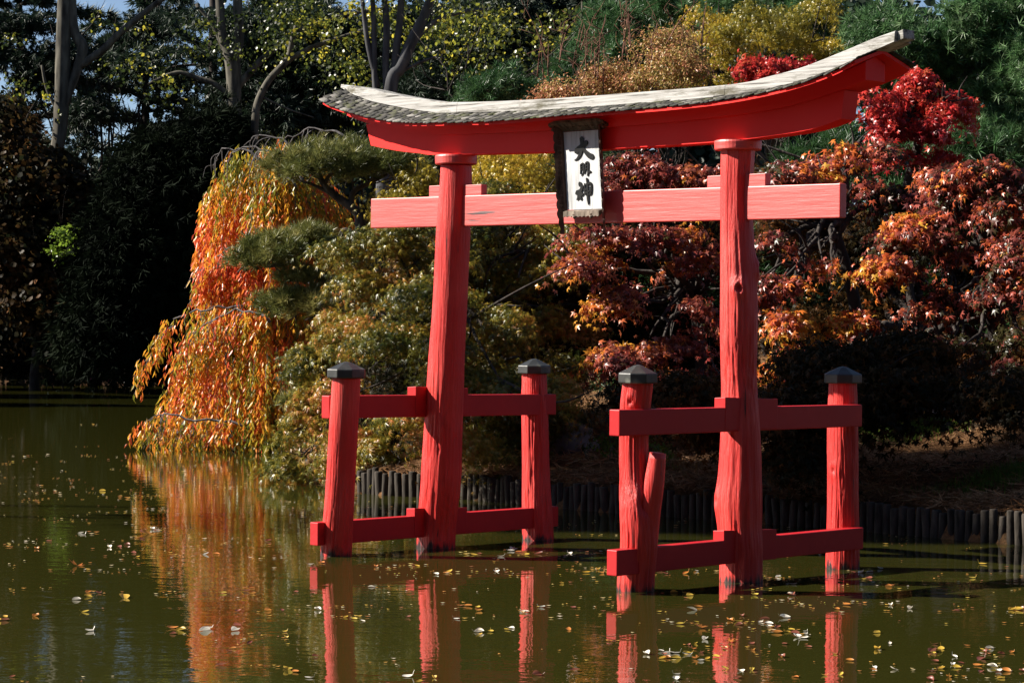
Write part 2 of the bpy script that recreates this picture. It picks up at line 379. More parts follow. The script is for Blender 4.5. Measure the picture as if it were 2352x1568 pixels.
for k, rz, oz in (('L', 2.3, 99), ('R', 4.0, 4.0), ('LF', 0.6, 99), ('LB', 2.6, 99), ('RF', 2.6, 99), ('RB', 2.4, 99)):
    main = k in 'LR'
    o = link_mesh("pillar" if main else "support_post", post_mesh(POSTS[k], len(k)*3.1 + ord(k[0])*.73 + ord(k[-1])*.37, rz, oz, KN.get(k, ())), M_post); o.parent = torii
    x, y, z, r = POSTS[k][0]
    if main:
        mb = MB(); n = 40; zt = 5.118 if k == 'L' else 5.085; zb = 5.0 if k == 'L' else 4.975
        an = np.arange(n)*2*math.pi/n; v = []
        for (rr, h) in ((.17, zb), (.262, zb), (.272, zb+.012), (.276, zt-.02), (.27, zt), (.17, zt)):
            v += [(x+rr*math.cos(a), y+rr*math.sin(a), h) for a in an]
        f = [(q*n+i, q*n+(i+1) % n, (q+1)*n+(i+1) % n, (q+1)*n+i) for q in range(5) for i in range(n)]
        mb.add(v, f); cc = tbuild(mb, "collar", M_tie, o)
        o["label"] = "red pillar with straight tapering trunk leaning inward" if k == 'L' else "red pillar of knotty crooked trunk with round knot hole"
    else:
        cap_of(o, x, y, z+.012, r+.055)
        if k == 'RF':
            o["label"] = "forked red support post with broken side stub"
            mb = MB(); mb.tube(smooth_path([(2.64, 1.66, .45), (2.71, 1.65, .85), (2.79, 1.64, 1.2), (2.84, 1.63, 1.535)]), np.linspace(.17, .092, 16), 14)
            st = tbuild(mb, "side_stub", M_post, o, True)
# rails of the two fences (through the posts) and the wedges beside the pillars
def rail(xf, xb, yf, yb, zf, zb, t=.078):
    mb = MB(); mb.hexa([(xb-t, yb, zb[0]), (xb+t, yb, zb[0]), (xf+t, yf, zf[0]), (xf-t, yf, zf[0]), (xb-t, yb, zb[1]), (xb+t, yb, zb[1]), (xf+t, yf, zf[1]), (xf-t, yf, zf[1])])
    return tbuild(mb, "tie_rail", M_rail, torii, bevel=.01)
rail(-2.68, -2.68, 1.86, -2.145, (1.729, 2.016), (1.699, 1.98))
rail(-2.68, -2.68, 2.03, -2.205, (.138, .428), (.168, .443))
rail(2.68, 2.66, 2.16, -2.09, (1.732, 2.02), (1.74, 2.004))
rail(2.68, 2.67, 2.18, -2.125, (.202, .485), (.256, .515))
def wedge(x0, x1, y0, y1, z0, z1, m, tilt=.012):
    mb = MB(); mb.hexa([(x0, y0, z0), (x1, y0, z0), (x1, y1, z0), (x0, y1, z0), (x0, y0, z1-tilt), (x1, y0, z1), (x1, y1, z1+tilt), (x0, y1, z1)])
    return tbuild(mb, "wedge", m, torii, bevel=.006)
for s, z0, z1 in ((-1, 1.74, 2.105), (-1, .17, .525), (1, 1.75, 2.12), (1, .23, .60)):
    xc = -2.68 if s < 0 else 2.67
    wedge(xc-.084, xc+.084, .12, .42, z0, z1, M_rail); wedge(xc-.084, xc+.084, -.50, -.12, z0, z1-.02, M_rail)
# tie beam (nuki) with its wedges
mb = MB(); mb.hexa([(-3.965, -.06, 4.208), (4.097, -.06, 4.158), (4.097, .055, 4.158), (-3.965, .055, 4.208), (-3.965, -.06, 4.603), (4.097, -.06, 4.541), (4.097, .055, 4.541), (-3.965, .055, 4.603)])
tbuild(mb, "tie_beam", M_tie, torii, bevel=.012)
for x0, x1, zb_, zt_ in ((-2.79, -2.5, 4.598, 4.735), (-2.2, -1.78, 4.592, 4.722), (2.11, 2.4, 4.56, 4.69), (2.64, 3.0, 4.556, 4.69)):
    wedge(x0, x1, -.052, .05, zb_-.02, zt_, M_tie, .004)

def tabf(t): a = np.array(sorted(t)); P = smooth_path(a, 8); return lambda x: np.interp(x, P[:, 0], P[:, 1])
z_rt = tabf([(-4.64,6.185),(-4,6.09),(-3.488,5.985),(-2.783,5.864),(-2.1,5.79),(-.585,5.742),(1.2,5.728),(2.582,5.732),(3.1,5.785),(3.613,5.86),(4.2,6.0),(4.547,6.09),(4.9,6.165)])
z_rb = tabf([(-4.64,6.15),(-4.43,6.083),(-4.08,5.98),(-3.817,5.906),(-3.163,5.782),(-2.716,5.715),(-2.29,5.672),(-.483,5.617),(1.2,5.602),(2.584,5.61),(3.615,5.713),(4.2,5.86),(4.549,5.959),(4.9,6.057)])
z_ev = tabf([(-4.6,5.96),(-4.294,5.835),(-3.657,5.672),(-3.134,5.575),(-2.563,5.512),(-1.767,5.482),(-1.031,5.458),(0,5.462),(1,5.468),(1.907,5.471),(2.823,5.499),(3.7,5.587),(4.332,5.713),(4.7,5.85)])
z_sm = tabf([(-4.4,5.75),(-3.932,5.615),(-3.376,5.494),(-2.8,5.42),(-1.996,5.368),(0,5.335),(1.715,5.339),(3.089,5.394),(3.743,5.475),(4.2,5.567),(4.6,5.67)])
z_sb = tabf([(-4,5.33),(-3.892,5.312),(-3.369,5.22),(-2.853,5.16),(-2.553,5.13),(-.427,5.078),(1.672,5.07),(2.5,5.08),(2.962,5.096),(3.706,5.15),(4.158,5.249),(4.25,5.275)])
def sweep(name, m, parent, section, x0, x1, n=90, smooth=False, bevel=0, endshift=None):
    """section(x) -> list of (y, z); endshift(x, z) -> x"""
    mb = MB(); v = []; f = []
    xs = np.linspace(x0, x1, n); k = None
    for x in xs:
        s = section(x); k = len(s)
        for (y, z) in s: v.append((x if endshift is None else endshift(x, y, z), y, z))
    for i in range(n-1):
        for q in range(k): f.append((i*k+q, i*k+(q+1) % k, (i+1)*k+(q+1) % k, (i+1)*k+q))
    f.append(tuple(range(k-1, -1, -1))); f.append(tuple((n-1)*k+q for q in range(k)))
    mb.add(v, f); return tbuild(mb, name, m, parent, smooth, bevel)
def cut(x, y, z):      # slanted ends of the lower lintel
    if x < -3.85: return x-(z-z_sb(x))*.36
    if x > 4.1: return x+(z-z_sb(x))*.13
    return x
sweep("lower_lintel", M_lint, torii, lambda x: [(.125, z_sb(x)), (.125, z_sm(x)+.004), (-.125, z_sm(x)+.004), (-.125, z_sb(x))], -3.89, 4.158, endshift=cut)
z_pk = lambda x: z_rb(x)+.02
def kas(x):
    zb = z_sm(x); rf = lambda y: z_ev(x)+(z_pk(x)-z_ev(x))*(1-abs(y)/.50)-.055
    return [(.17, zb), (.17, max(zb+.05, rf(.17))), (0, rf(0)), (-.17, max(zb+.05, rf(.17))), (-.17, zb)]
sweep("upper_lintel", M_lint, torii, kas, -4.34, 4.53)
def board(x):
    e, p = z_ev(x), z_pk(x); t = .04
    return [(.485, e-.028), (.485, e+.012), (0, p-.012), (-.485, e+.012), (-.485, e-.028), (-.0, p-.052)]
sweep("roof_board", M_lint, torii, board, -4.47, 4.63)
# shingles
def shingles():
    r = np.random.RandomState(3); V = []; F = []; T = []
    for side in (1, -1):
        rows = 6
        for row in range(rows):
            x = -4.56+r.rand()*.1
            while x < 4.66:
                w = r.uniform(.06, .18); xa, xb = x+.003, min(x+w, 4.68)-.004; x += w
                s0 = row/rows*1.0 - r.uniform(0, .03) - (0.03 if row == 0 else 0); s1 = s0+.26
                th0, th1 = r.uniform(.002, .008), .002; t = r.rand()**2.2
                if row == 0 and -2.4 < xa < 1.3 and r.rand() < .6: s0 -= .05*r.rand()
                if row == 0 and xa > 1.3 : s0 += .03
                def pt(xx, s, h):
                    s = min(s, 1.02); y = .50*(1-s); e, p = z_ev(xx), z_pk(xx); return (xx+.03*(s-.5)*np.sign(xx)*-1, side*y, e+.02+(p-e-.01)*s+h)
                n = len(V)
                lift = .006+.010*r.rand()*(r.rand() < .25)
                c = [pt(xa, s0, lift-.012), pt(xb, s0, lift-.012), pt(xb, s1, -.002), pt(xa, s1, -.002), pt(xa, s0, lift+th0), pt(xb, s0, lift+th0*r.uniform(.7, 1.1)), pt(xb, s1, th1), pt(xa, s1, th1)]
                V += [tl(p) for p in c]
                F += [[n+i for i in q] for q in ((3,2,1,0),(4,5,6,7),(0,1,5,4),(1,2,6,5),(2,3,7,6),(3,0,4,7))]; T += [t]*6
    o = link_mesh("shingle_roof", np_mesh("shingle_roof", np.array(V), [np.array(F)], False, T), M_shingle); o.parent = torii
    return o
roof = shingles()
def ridge(x):
    w = .15 if x > -4.2 else .15*max(.12, (x+4.64)/.44)**.6
    zb, zt = z_rb(x)-.012, z_rt(x)
    return [(w, zb), (w*.93, zt-.012), (w*.8, zt), (-w*.8, zt), (-w*.93, zt-.012), (-w, zb)]
rc = []
for x0, x1 in ((-4.635, -2.16), (-2.154, 2.45), (2.456, 4.9)):
    o = sweep("ridge_plank", M_ridge, roof, ridge, x0, x1, 50)
mb = MB(); mb.hexa([(4.905, -.1, 6.05), (4.99, -.1, 6.075), (4.99, .1, 6.075), (4.905, .1, 6.05), (4.905, -.1, 6.155), (4.98, -.1, 6.18), (4.98, .1, 6.18), (4.905, .1, 6.155)])
tbuild(mb, "ridge_end_block", M_ridge, roof, bevel=.01)

# ------------------------------------------------------------------ the plaque hung on the gate
PL_O = np.array([.155, .145, 4.828])
plaque = empty("shrine_plaque", TO+tl(PL_O), "white wooden plaque with black brush characters in dark scalloped frame hanging on the red gate", "sign")
def pl_xf(p):       # plaque frame: x right, y out, z up, leaning slightly forward
    x, y, z = p; a = .031
    return tl((x-.03*(z/.48)*.85, y+z*a, z))
def pbuild(mb, name, m, parent, bevel=0, smooth=False):
    o = mb.build(name, m, None, smooth, pl_xf, bevel); o.parent = parent; return o
PW, PH = .305, .478
mb = MB(); mb.box((-PW, -.012, -PH), (PW, 0, PH)); pboard = pbuild(mb, "board", M_panel, plaque)
# flared side wings with scalloped edges
def wing(s):
    mb = MB(); zs = np.linspace(PH+.06, -PH-.30, 120); v = []; f = []
    th = .022
    for z in zs:
        ph = (z+PH)/0.118; sc = abs(math.sin(ph*math.pi))**.5
        out = .085+.016*sc
        if z < -PH-.05: out *= 1.0-.25*((-PH-.05-z)/.25)
        inner = 0.0
        if z < -PH-.03: inner = .04*min(1, (-PH-.03-z)/.06)
        for (o_, t_) in ((inner, 0), (out, 0), (out, th), (inner, th)):
            v.append((s*(PW+.004+o_*.8+t_*.7), -.01+o_*1.15-t_*.7, z))
    for i in range(len(zs)-1):
        for q in range(4): f.append((i*4+q, i*4+(q+1) % 4, (i+1)*4+(q+1) % 4, (i+1)*4+q))
    f += [(3, 2, 1, 0), tuple((len(zs)-1)*4+q for q in range(4))]
    mb.add(v, f); w = pbuild(mb, "frame_side", M_dkwood, plaque)
    # carved scrolls on the inner face
    mb = MB()
    for zc in np.arange(PH-.1, -PH-.02, -.122):
        for dz, fl in ((.02, 1), (-.03, -1)):
            P = []
            for t in np.linspace(0, 1.6*2*math.pi*.8, 22):
                r = .026*(1-t/10.5); o_ = .048+r*math.cos(t)*.8; z = zc+dz+fl*r*math.sin(t)
                P.append((s*(PW+.004+o_*.8-.004), -.01+o_*1.15+.004, z))
            mb.tube(P, .0035, 5)
    pbuild(mb, "scroll_carving", M_scroll, w)
wing(-1); wing(1)
def top_wing():
    mb = MB(); xs = np.linspace(-PW-.17, PW+.17, 60); v = []; f = []
    for x in xs:
        q = abs(x)/(PW+.17); h = .105-.03*(max(0, q-.75)/.25)**1.5; b = .0+.025*(max(0, q-.75)/.25)
        for (o_, hz) in ((.0, b), (.105, h+.0), (.105, h+.028), (.0, b+.04)): v.append((x, -.01+o_, PH+.004+hz))
    for i in range(len(xs)-1):
        for q in range(4): f.append((i*4+q, (i+1)*4+q, (i+1)*4+(q+1) % 4, i*4+(q+1) % 4))
    f += [(0, 1, 2, 3), tuple((len(xs)-1)*4+q for q in (3, 2, 1, 0))]
    mb.add(v, f)
    for s in (-1, 1):
        P = [(s*(PW+.165+.03*math.cos(t)-.03), .06, PH+.06+.03*math.sin(t)) for t in np.linspace(0, 5, 16)]
        mb.tube(P, .016, 8)
    w = pbuild(mb, "frame_top", M_dkwood, plaque)
    mb = MB()
    P = []
    for xc in np.arange(-.22, .24, .11):
        P += [(xc+.022*(1-t/9)*math.cos(t)+t*.006, .045+.0, PH+.06+.02*(1-t/9)*math.sin(t)) for t in np.linspace(0, 7.5, 22)]
    mb.tube(P, .004, 5)
    pbuild(mb, "scroll_carving", M_scroll, w)
top_wing()
def bottom_wing():
    mb = MB(); xs = np.linspace(-PW, PW, 90); v = []; f = []; r = np.random.RandomState(5)
    for i, x in enumerate(xs):
        rag = .005*math.sin(x*95)+.003*r.rand(); notch = .03*(math.exp(-((x+.12)/.03)**2)+math.exp(-((x-.17)/.03)**2))
        for (o_, hz) in ((.0, -.0), (.085+rag*.3, -.022), (.09, -.085-rag+notch), (.07, -.085-rag+notch), (.0, -.03)): v.append((x, -.01+o_, -PH-.004+hz))
    for i in range(len(xs)-1):
        for q in range(5): f.append((i*5+q, i*5+(q+1) % 5, (i+1)*5+(q+1) % 5, (i+1)*5+q))
    f += [(4, 3, 2, 1, 0), tuple((len(xs)-1)*5+q for q in range(5))]
    mb.add(v, f)
    for xc in (-.12, .17):
        mb.tube([(xc-.05, .06, -PH-.07), (xc, .075, -PH-.10), (xc+.05, .06, -PH-.07)], [.01, .022, .01], 8)
    pbuild(mb, "frame_bottom", bark_mat("grey_worn_wood", (0.06, 0.045, 0.035), (0.26, 0.21, 0.17), 9, .7), plaque)
bottom_wing()
STROKES = [  # (x, y, width) traced in the plaque crop
 [(395,442,62),(440,402,58),(500,360,56),(538,328,56)],
 [(472,268,58),(476,330,48),(470,420,46),(450,490,40),(415,542,26),(375,564,8)],
 [(490,400,30),(530,460,48),(580,510,62),(622,528,60)],
 [(458,630,14),(462,690,17),(458,755,10)], [(462,626,15),(497,616,17),(502,690,16),(496,742,10),(472,784,4)], [(468,662,10),(494,654,10)], [(466,698,10),(494,690,10)],
 [(530,612,15),(528,690,15),(512,752,9)], [(532,606,17),(562,600,17),(566,680,16),(562,760,18),(556,786,10)], [(534,648,10),(560,642,10)], [(532,690,10),(560,684,10)], [(566,738,18),(598,728,20)],
 [(452,886,46),(462,915,48)], [(486,925,36),(462,985,40),(412,1012,48)], [(404,1022,40),(430,1012,40),(470,1030,44),(488,1036,40)], [(436,1040,34),(428,1085,26),(410,1112,8)], [(456,1050,30),(466,1100,36)],
 [(518,888,8),(520,960,20),(528,1040,24)], [(536,908,22),(596,886,26),(612,930,22),(606,1020,26),(584,1044,18)], [(526,985,18),(572,932,18)], [(530,1022,20),(604,985,18)],
 [(550,826,26),(558,900,20),(562,1000,24),(568,1100,28),(573,1150,18),(576,1190,3)],
]
def lettering():
    mb = MB()
    def to_panel(x, y):
        t = (y-165)/1080; u = (x-(215+55*t))/(485+15*t); return (-PW+2*PW*u, PH-2*PH*t)
    for k, st in enumerate(STROKES):
        P = smooth_path(st, 6); C = np.array([to_panel(a, b) for a, b, _ in P]); W = P[:, 2]*.46*(2*PW/492)
        T = unit(np.gradient(C, axis=0)); Nn = np.stack([-T[:, 1], T[:, 0]], 1)
        yb, yt = .002+k*.0002, .012+k*.0002
        Lp = list(C+Nn*W[:, None]); Rp = list(C-Nn*W[:, None])
        def capend(c, t, w, s): # rounded end
            a0 = math.atan2(t[1], t[0]); return [c+w*np.array([math.cos(a0+q), math.sin(a0+q)]) for q in np.linspace(s*math.pi/2, -s*math.pi/2, 6)[1:-1]]
        e1 = capend(C[-1], T[-1]*.8, W[-1]*.8, 1); e0 = capend(C[0], -T[0], W[0]*.8, 1)
        ring = Lp+e1+Rp[::-1]+e0
        n = len(ring); v = [(p[0], yb, p[1]) for p in ring]+[(p[0], yt, p[1]) for p in ring]
        f = [(i, (i+1) % n, n+(i+1) % n, n+i) for i in range(n)]
        m = len(Lp)
        f += [(n+i, n+i+1, n+(m+len(e1)+m-1)-(i+1), n+(m+len(e1)+m-1)-i) for i in range(m-1)]
        f.append(tuple([n+m-1]+[n+m+i for i in range(len(e1))]+[n+m+len(e1)])); f.append(tuple([n+2*m+len(e1)-1]+[n+2*m+len(e1)+i for i in range(len(e0))]+[n]))
        mb.add(v, f)
    o = pbuild(mb, "lettering", M_ink, pboard)
    return o
lettering()
for o in list(plaque.children_recursive): pass

# ------------------------------------------------------------------ leaves
def star(angles, lens, notch):
    v = [(0, 0, 0)]; f = []
    na = [angles[0]-28]+[(a+b)/2 for a, b in zip(angles[:-1], angles[1:])]+[angles[-1]+28]
    for a in na: r = math.radians(a); v.append((notch*math.sin(r), notch*math.cos(r), .04))
    for a, l in zip(angles, lens): r = math.radians(a); v.append((l*math.sin(r), l*math.cos(r), -.42*l*l))
    k = len(na)
    for i in range(len(angles)): f.append((0, 1+i, 1+k+i, 2+i))
    return np.array(v, float), np.array(f)
T_MAPLE = star([-105, -52, 0, 52, 105], [.62, .88, 1, .88, .62], .36)
T_PALM = star([-80, -40, 0, 40, 80], [.7, .9, 1, .9, .7], .2)
T_OVAL = (np.array([(0, 0, 0), (.26, .45, .07), (0, 1, -.1), (-.26, .45, .07)], float), np.array([(0, 1, 2), (0, 2, 3)]))
T_LONG = (np.array([(0, 0, 0), (.14, .4, .05), (0, 1, -.06), (-.15, .4, .05)], float), np.array([(0, 1, 2), (0, 2, 3)]))
T_FAT = (np.array([(-.12, 0, 0), (.2, .05, .03), (.48, .4, .1), (.15, .62, -.05), (0, 1, -.15), (-.3, .7, .06), (-.45, .3, .1)], float), np.array([(0, 1, 2, 3), (0, 3, 5, 6), (3, 4, 5, 3)])[:2])
def tuft(n, spread, seed, wid=.035):
    r = np.random.RandomState(seed); v = []; f = []
    for i in range(n):
        a = i*2.39996; th = math.radians(spread)*math.sqrt((i+.5)/n)*r.uniform(.8, 1.1); l = r.uniform(.75, 1.05)
        d = np.array([math.sin(th)*math.cos(a), math.cos(th), math.sin(th)*math.sin(a)]); s = unit(np.cross(d, r.randn(3)))*wid
        k = len(v); v += [d*.05-s, d*.05+s, d*l]; f.append((k, k+1, k+2))
    return np.array(v), np.array(f)
T_PINE = tuft(14, 75, 1, .045); T_NIWA = tuft(16, 70, 2, .032); T_SPRAY = tuft(10, 55, 4, .07)

def scatter(name, tmpl, P, T, N, S, tint, m, parent=None, wid=None):
    tv, tf = tmpl; n = len(P); T = unit(T); Z = unit(N-(N*T).sum(1)[:, None]*T); X = np.cross(T, Z)
    S = np.broadcast_to(np.asarray(S, float), (n,)); W = S if wid is None else S*wid
    V = P[:, None, :] + (W[:, None]*tv[None, :, 0])[..., None]*X[:, None, :] + (S[:, None]*tv[None, :, 1])[..., None]*T[:, None, :] + (W[:, None]*tv[None, :, 2])[..., None]*Z[:, None, :]
    k = len(tv); F = (tf[None]+(np.arange(n)*k)[:, None, None]).reshape(-1, tf.shape[1])
    me = np_mesh(name, V.reshape(-1, 3), [F], False, np.repeat(np.clip(tint, 0, 1), len(tf)))
    return link_mesh(name, me, m, parent)
def lnoise(P, sc, off=0.0):
    return np.array([mnoise.noise(Vector((p[0]*sc+off, p[1]*sc, p[2]*sc))) for p in P])
def clump_cloud(ells, n_cl, per, cr, r, flat=.4, shell=(.55, 1.13), up=.5, inner=.25, front=.35, lo=-.75, tight=.5):
    """leaf positions: clumps spread over the skins of ellipsoids [(centre, radii)], plus a sparser inside"""
    w = np.array([(e[1][0]*e[1][2]+e[1][0]*e[1][1]+e[1][1]*e[1][2]) for e in ells]); w /= w.sum()
    idx = r.choice(len(ells), n_cl, p=w); C = np.array([ells[i][0] for i in idx]); R = np.array([ells[i][1] for i in idx])
    U = unit(r.randn(n_cl, 3)); flip = (U[:, 1] > 0) & (r.rand(n_cl) < front); U[flip, 1] *= -1
    low = U[:, 2] < lo; U[low, 2] *= -1
    cc = C+U*R*r.uniform(*shell, n_cl)[:, None]; nn = unit(unit(U/R)+np.array([0, 0, up]))
    ct = r.rand(n_cl)
    csz = cr*r.uniform(.45, 1.5, n_cl)
    D = r.randn(n_cl, per, 3)*tight; dn = (D*nn[:, None, :]).sum(2)[..., None]*nn[:, None, :]
    D = D-dn*(1-flat); P = cc[:, None, :]+D*csz[:, None, None]
    # droop of the clump rim
    rad2 = ((D-dn*flat)**2).sum(2); P[..., 2] -= rad2*csz[:, None]*.35
    N = unit(nn[:, None, :]+r.randn(n_cl, per, 3)*.45); O = unit(D+np.array([0, 0, -.55])+r.randn(n_cl, per, 3)*.35)
    ti = np.repeat(ct[:, None], per, 1)
    P, N, O, ti = P.reshape(-1, 3), N.reshape(-1, 3), O.reshape(-1, 3), ti.ravel()
    if inner:
        k = int(len(P)*inner); j = r.choice(len(ells), k, p=w)
        q = unit(r.randn(k, 3))*(r.rand(k)**.4)[:, None]*.8
        P2 = np.array([ells[i][0] for i in j])+q*np.array([ells[i][1] for i in j])
        P = np.vstack([P, P2]); N = np.vstack([N, unit(r.randn(k, 3)+[0, 0, .6])]); O = np.vstack([O, unit(r.randn(k, 3))]); ti = np.concatenate([ti, r.rand(k)])
    return P, O, N, ti
def E(u, v, ru, rv, depth, rd=None):
    """an ellipsoid of crown seen at (u, v) with half sizes ru, rv, standing at that depth (m)"""
    k = depth/FPX; c = at(u, v, depth); return (c, np.array([ru*k, rd if rd else ru*k*.8, rv*k]))
def fragment(ells, k, r, f=.5):
    out = []
    for c, R_ in ells:
        for _ in range(k):
            u = unit(r.randn(3))*r.uniform(.35, .85); out.append((c+u*R_, R_*f*r.uniform(.7, 1.35, 3)*[1, 1, .85]))
    return out
def foliage(name, parent, m, ells, n_cl, per, cr, size, seed, tmpl=T_MAPLE, tint=(.0, 1.0), spread=.35, nz=(.35, .6), jit=.18, szj=(.55, 1.2), keep=None, frag=0, **kw):
    r = np.random.RandomState(seed)
    if frag: ells = fragment(ells, frag, r)
    P, O, N, ti = clump_cloud(ells, n_cl, per, cr, r, **kw)
    g = lnoise(P, nz[0], seed*3.7)*nz[1]
    t = .5+(ti-.5)*spread*2*.6+g+r.randn(len(P))*jit; t = tint[0]+(tint[1]-tint[0])*t
    gh = ground_h(P[:, 0], P[:, 1]); ok = P[:, 2] > np.maximum(gh, 0)+.04
    if keep is not None: ok &= keep(P)
    P, O, N, t = P[ok], O[ok], N[ok], t[ok]
    return scatter(name, tmpl, P, O, N, size*r.uniform(*szj, len(P)), t, m, parent)
def limb(mb, P, r0, r1, n=8, k=5, jit=0.0, seed=0):
    Q = smooth_path(P, k); r = np.random.RandomState(seed)
    if jit: Q[1:-1] += r.randn(len(Q)-2, 3)*jit
    mb.tube(Q, np.linspace(r0, r1, len(Q))**1.0, n)
    return Q
def branches(mb, P0, targets, r0, seed, n=6, sag=.15):
    """limbs reaching from a trunk point into the crown"""
    r = np.random.RandomState(seed)
    for t in targets:
        t = np.asarray(t); d = t-P0; L = np.linalg.norm(d)
        mid = P0+d*.5+np.array([0, 0, L*sag])+r.randn(3)*L*.07
        Q = limb(mb, [P0, P0+d*.22+np.array([0, 0, L*.13])+r.randn(3)*L*.04, mid, t], r0, r0*.18, n, 5, L*.008, seed)
        for _ in range(4):
            i = r.randint(len(Q)//3, len(Q)-1); e = Q[i]+unit(d+r.randn(3)*L*.55)*L*r.uniform(.2, .42)
            limb(mb, [Q[i], (Q[i]+e)/2+r.randn(3)*L*.03, e], r0*.4, r0*.08, 5, 4)
def plant(name, label, cat, base, group=None): return empty(name, base, label, cat, group)
def gbase(u, depth, dx=0):
    p = at(u, 800, depth); return np.array([p[0]+dx, depth, gz(p[0]+dx, depth)-.05])

# leaf colours
L_cherry = leaf_mat("cherry_leaf", [(.13,.15,.012), (.38,.28,.018), (.74,.33,.02), (.78,.19,.02), (.66,.09,.03)], .38, .36, .4)
L_olive = leaf_mat("olive_maple_leaf", [(.018,.03,.005), (.055,.065,.008), (.14,.125,.012), (.29,.20,.018), (.36,.12,.025)], .22, .36, .35)
L_gold = leaf_mat("golden_leaf", [(.14,.13,.012), (.30,.23,.018), (.44,.31,.02), (.52,.30,.03)], 0.28, .36, .45)
L_red = leaf_mat("orange_red_maple_leaf", [(.05,.04,.010), (.09,.018,.020), (.24,.03,.020), (.26,.08,.055), (.52,.11,.018), (.58,.27,.025)], .25, .36, .45)
L_mauve = leaf_mat("mauve_orange_maple_leaf", [(.04,.035,.010), (.12,.025,.022), (.32,.065,.045), (.52,.09,.022), (.60,.17,.022), (.56,.30,.035)], .28, .36, .45)
L_scarlet = leaf_mat("scarlet_maple_leaf", [(.16,.008,.012), (.36,.014,.016), (.50,.03,.02), (.54,.10,.04)], .28, .36, .45)
L_pink = leaf_mat("russet_twig_leaf", [(.10,.12,.02), (.34,.24,.05), (.46,.24,.11), (.40,.13,.06)], .25, .42, .35)
L_pine = leaf_mat("white_pine_needle", [(.018,.05,.012), (.035,.10,.028), (.08,.17,.055), (.17,.27,.12)], .2, .42, .35)
L_niwa = leaf_mat("black_pine_needle", [(.045,.06,.012), (.11,.125,.025), (.21,.20,.05), (.32,.28,.09)], .15, .42, .35)
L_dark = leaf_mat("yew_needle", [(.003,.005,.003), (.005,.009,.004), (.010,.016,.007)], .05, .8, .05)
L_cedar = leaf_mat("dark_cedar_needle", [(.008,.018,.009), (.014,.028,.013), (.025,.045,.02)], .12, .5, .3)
L_wood = leaf_mat("backlit_wood_leaf", [(.012,.02,.004), (.04,.055,.008), (.17,.18,.014), (.50,.40,.03)], .5, .35, .5)
L_brown = leaf_mat("shade_darkened_brown_leaf", [(.006,.008,.003), (.022,.016,.005), (.07,.032,.008), (.17,.06,.012)], .3, .5, .1)  # browns darkened so boughs standing in sun read as shaded
L_crim = leaf_mat("crimson_leaf", [(.12,.01,.03), (.25,.02,.05)], .35, .4, .4)
L_bright = leaf_mat("lime_leaf", [(.05,.10,.008), (.16,.25,.018)], .5, .4, .4)

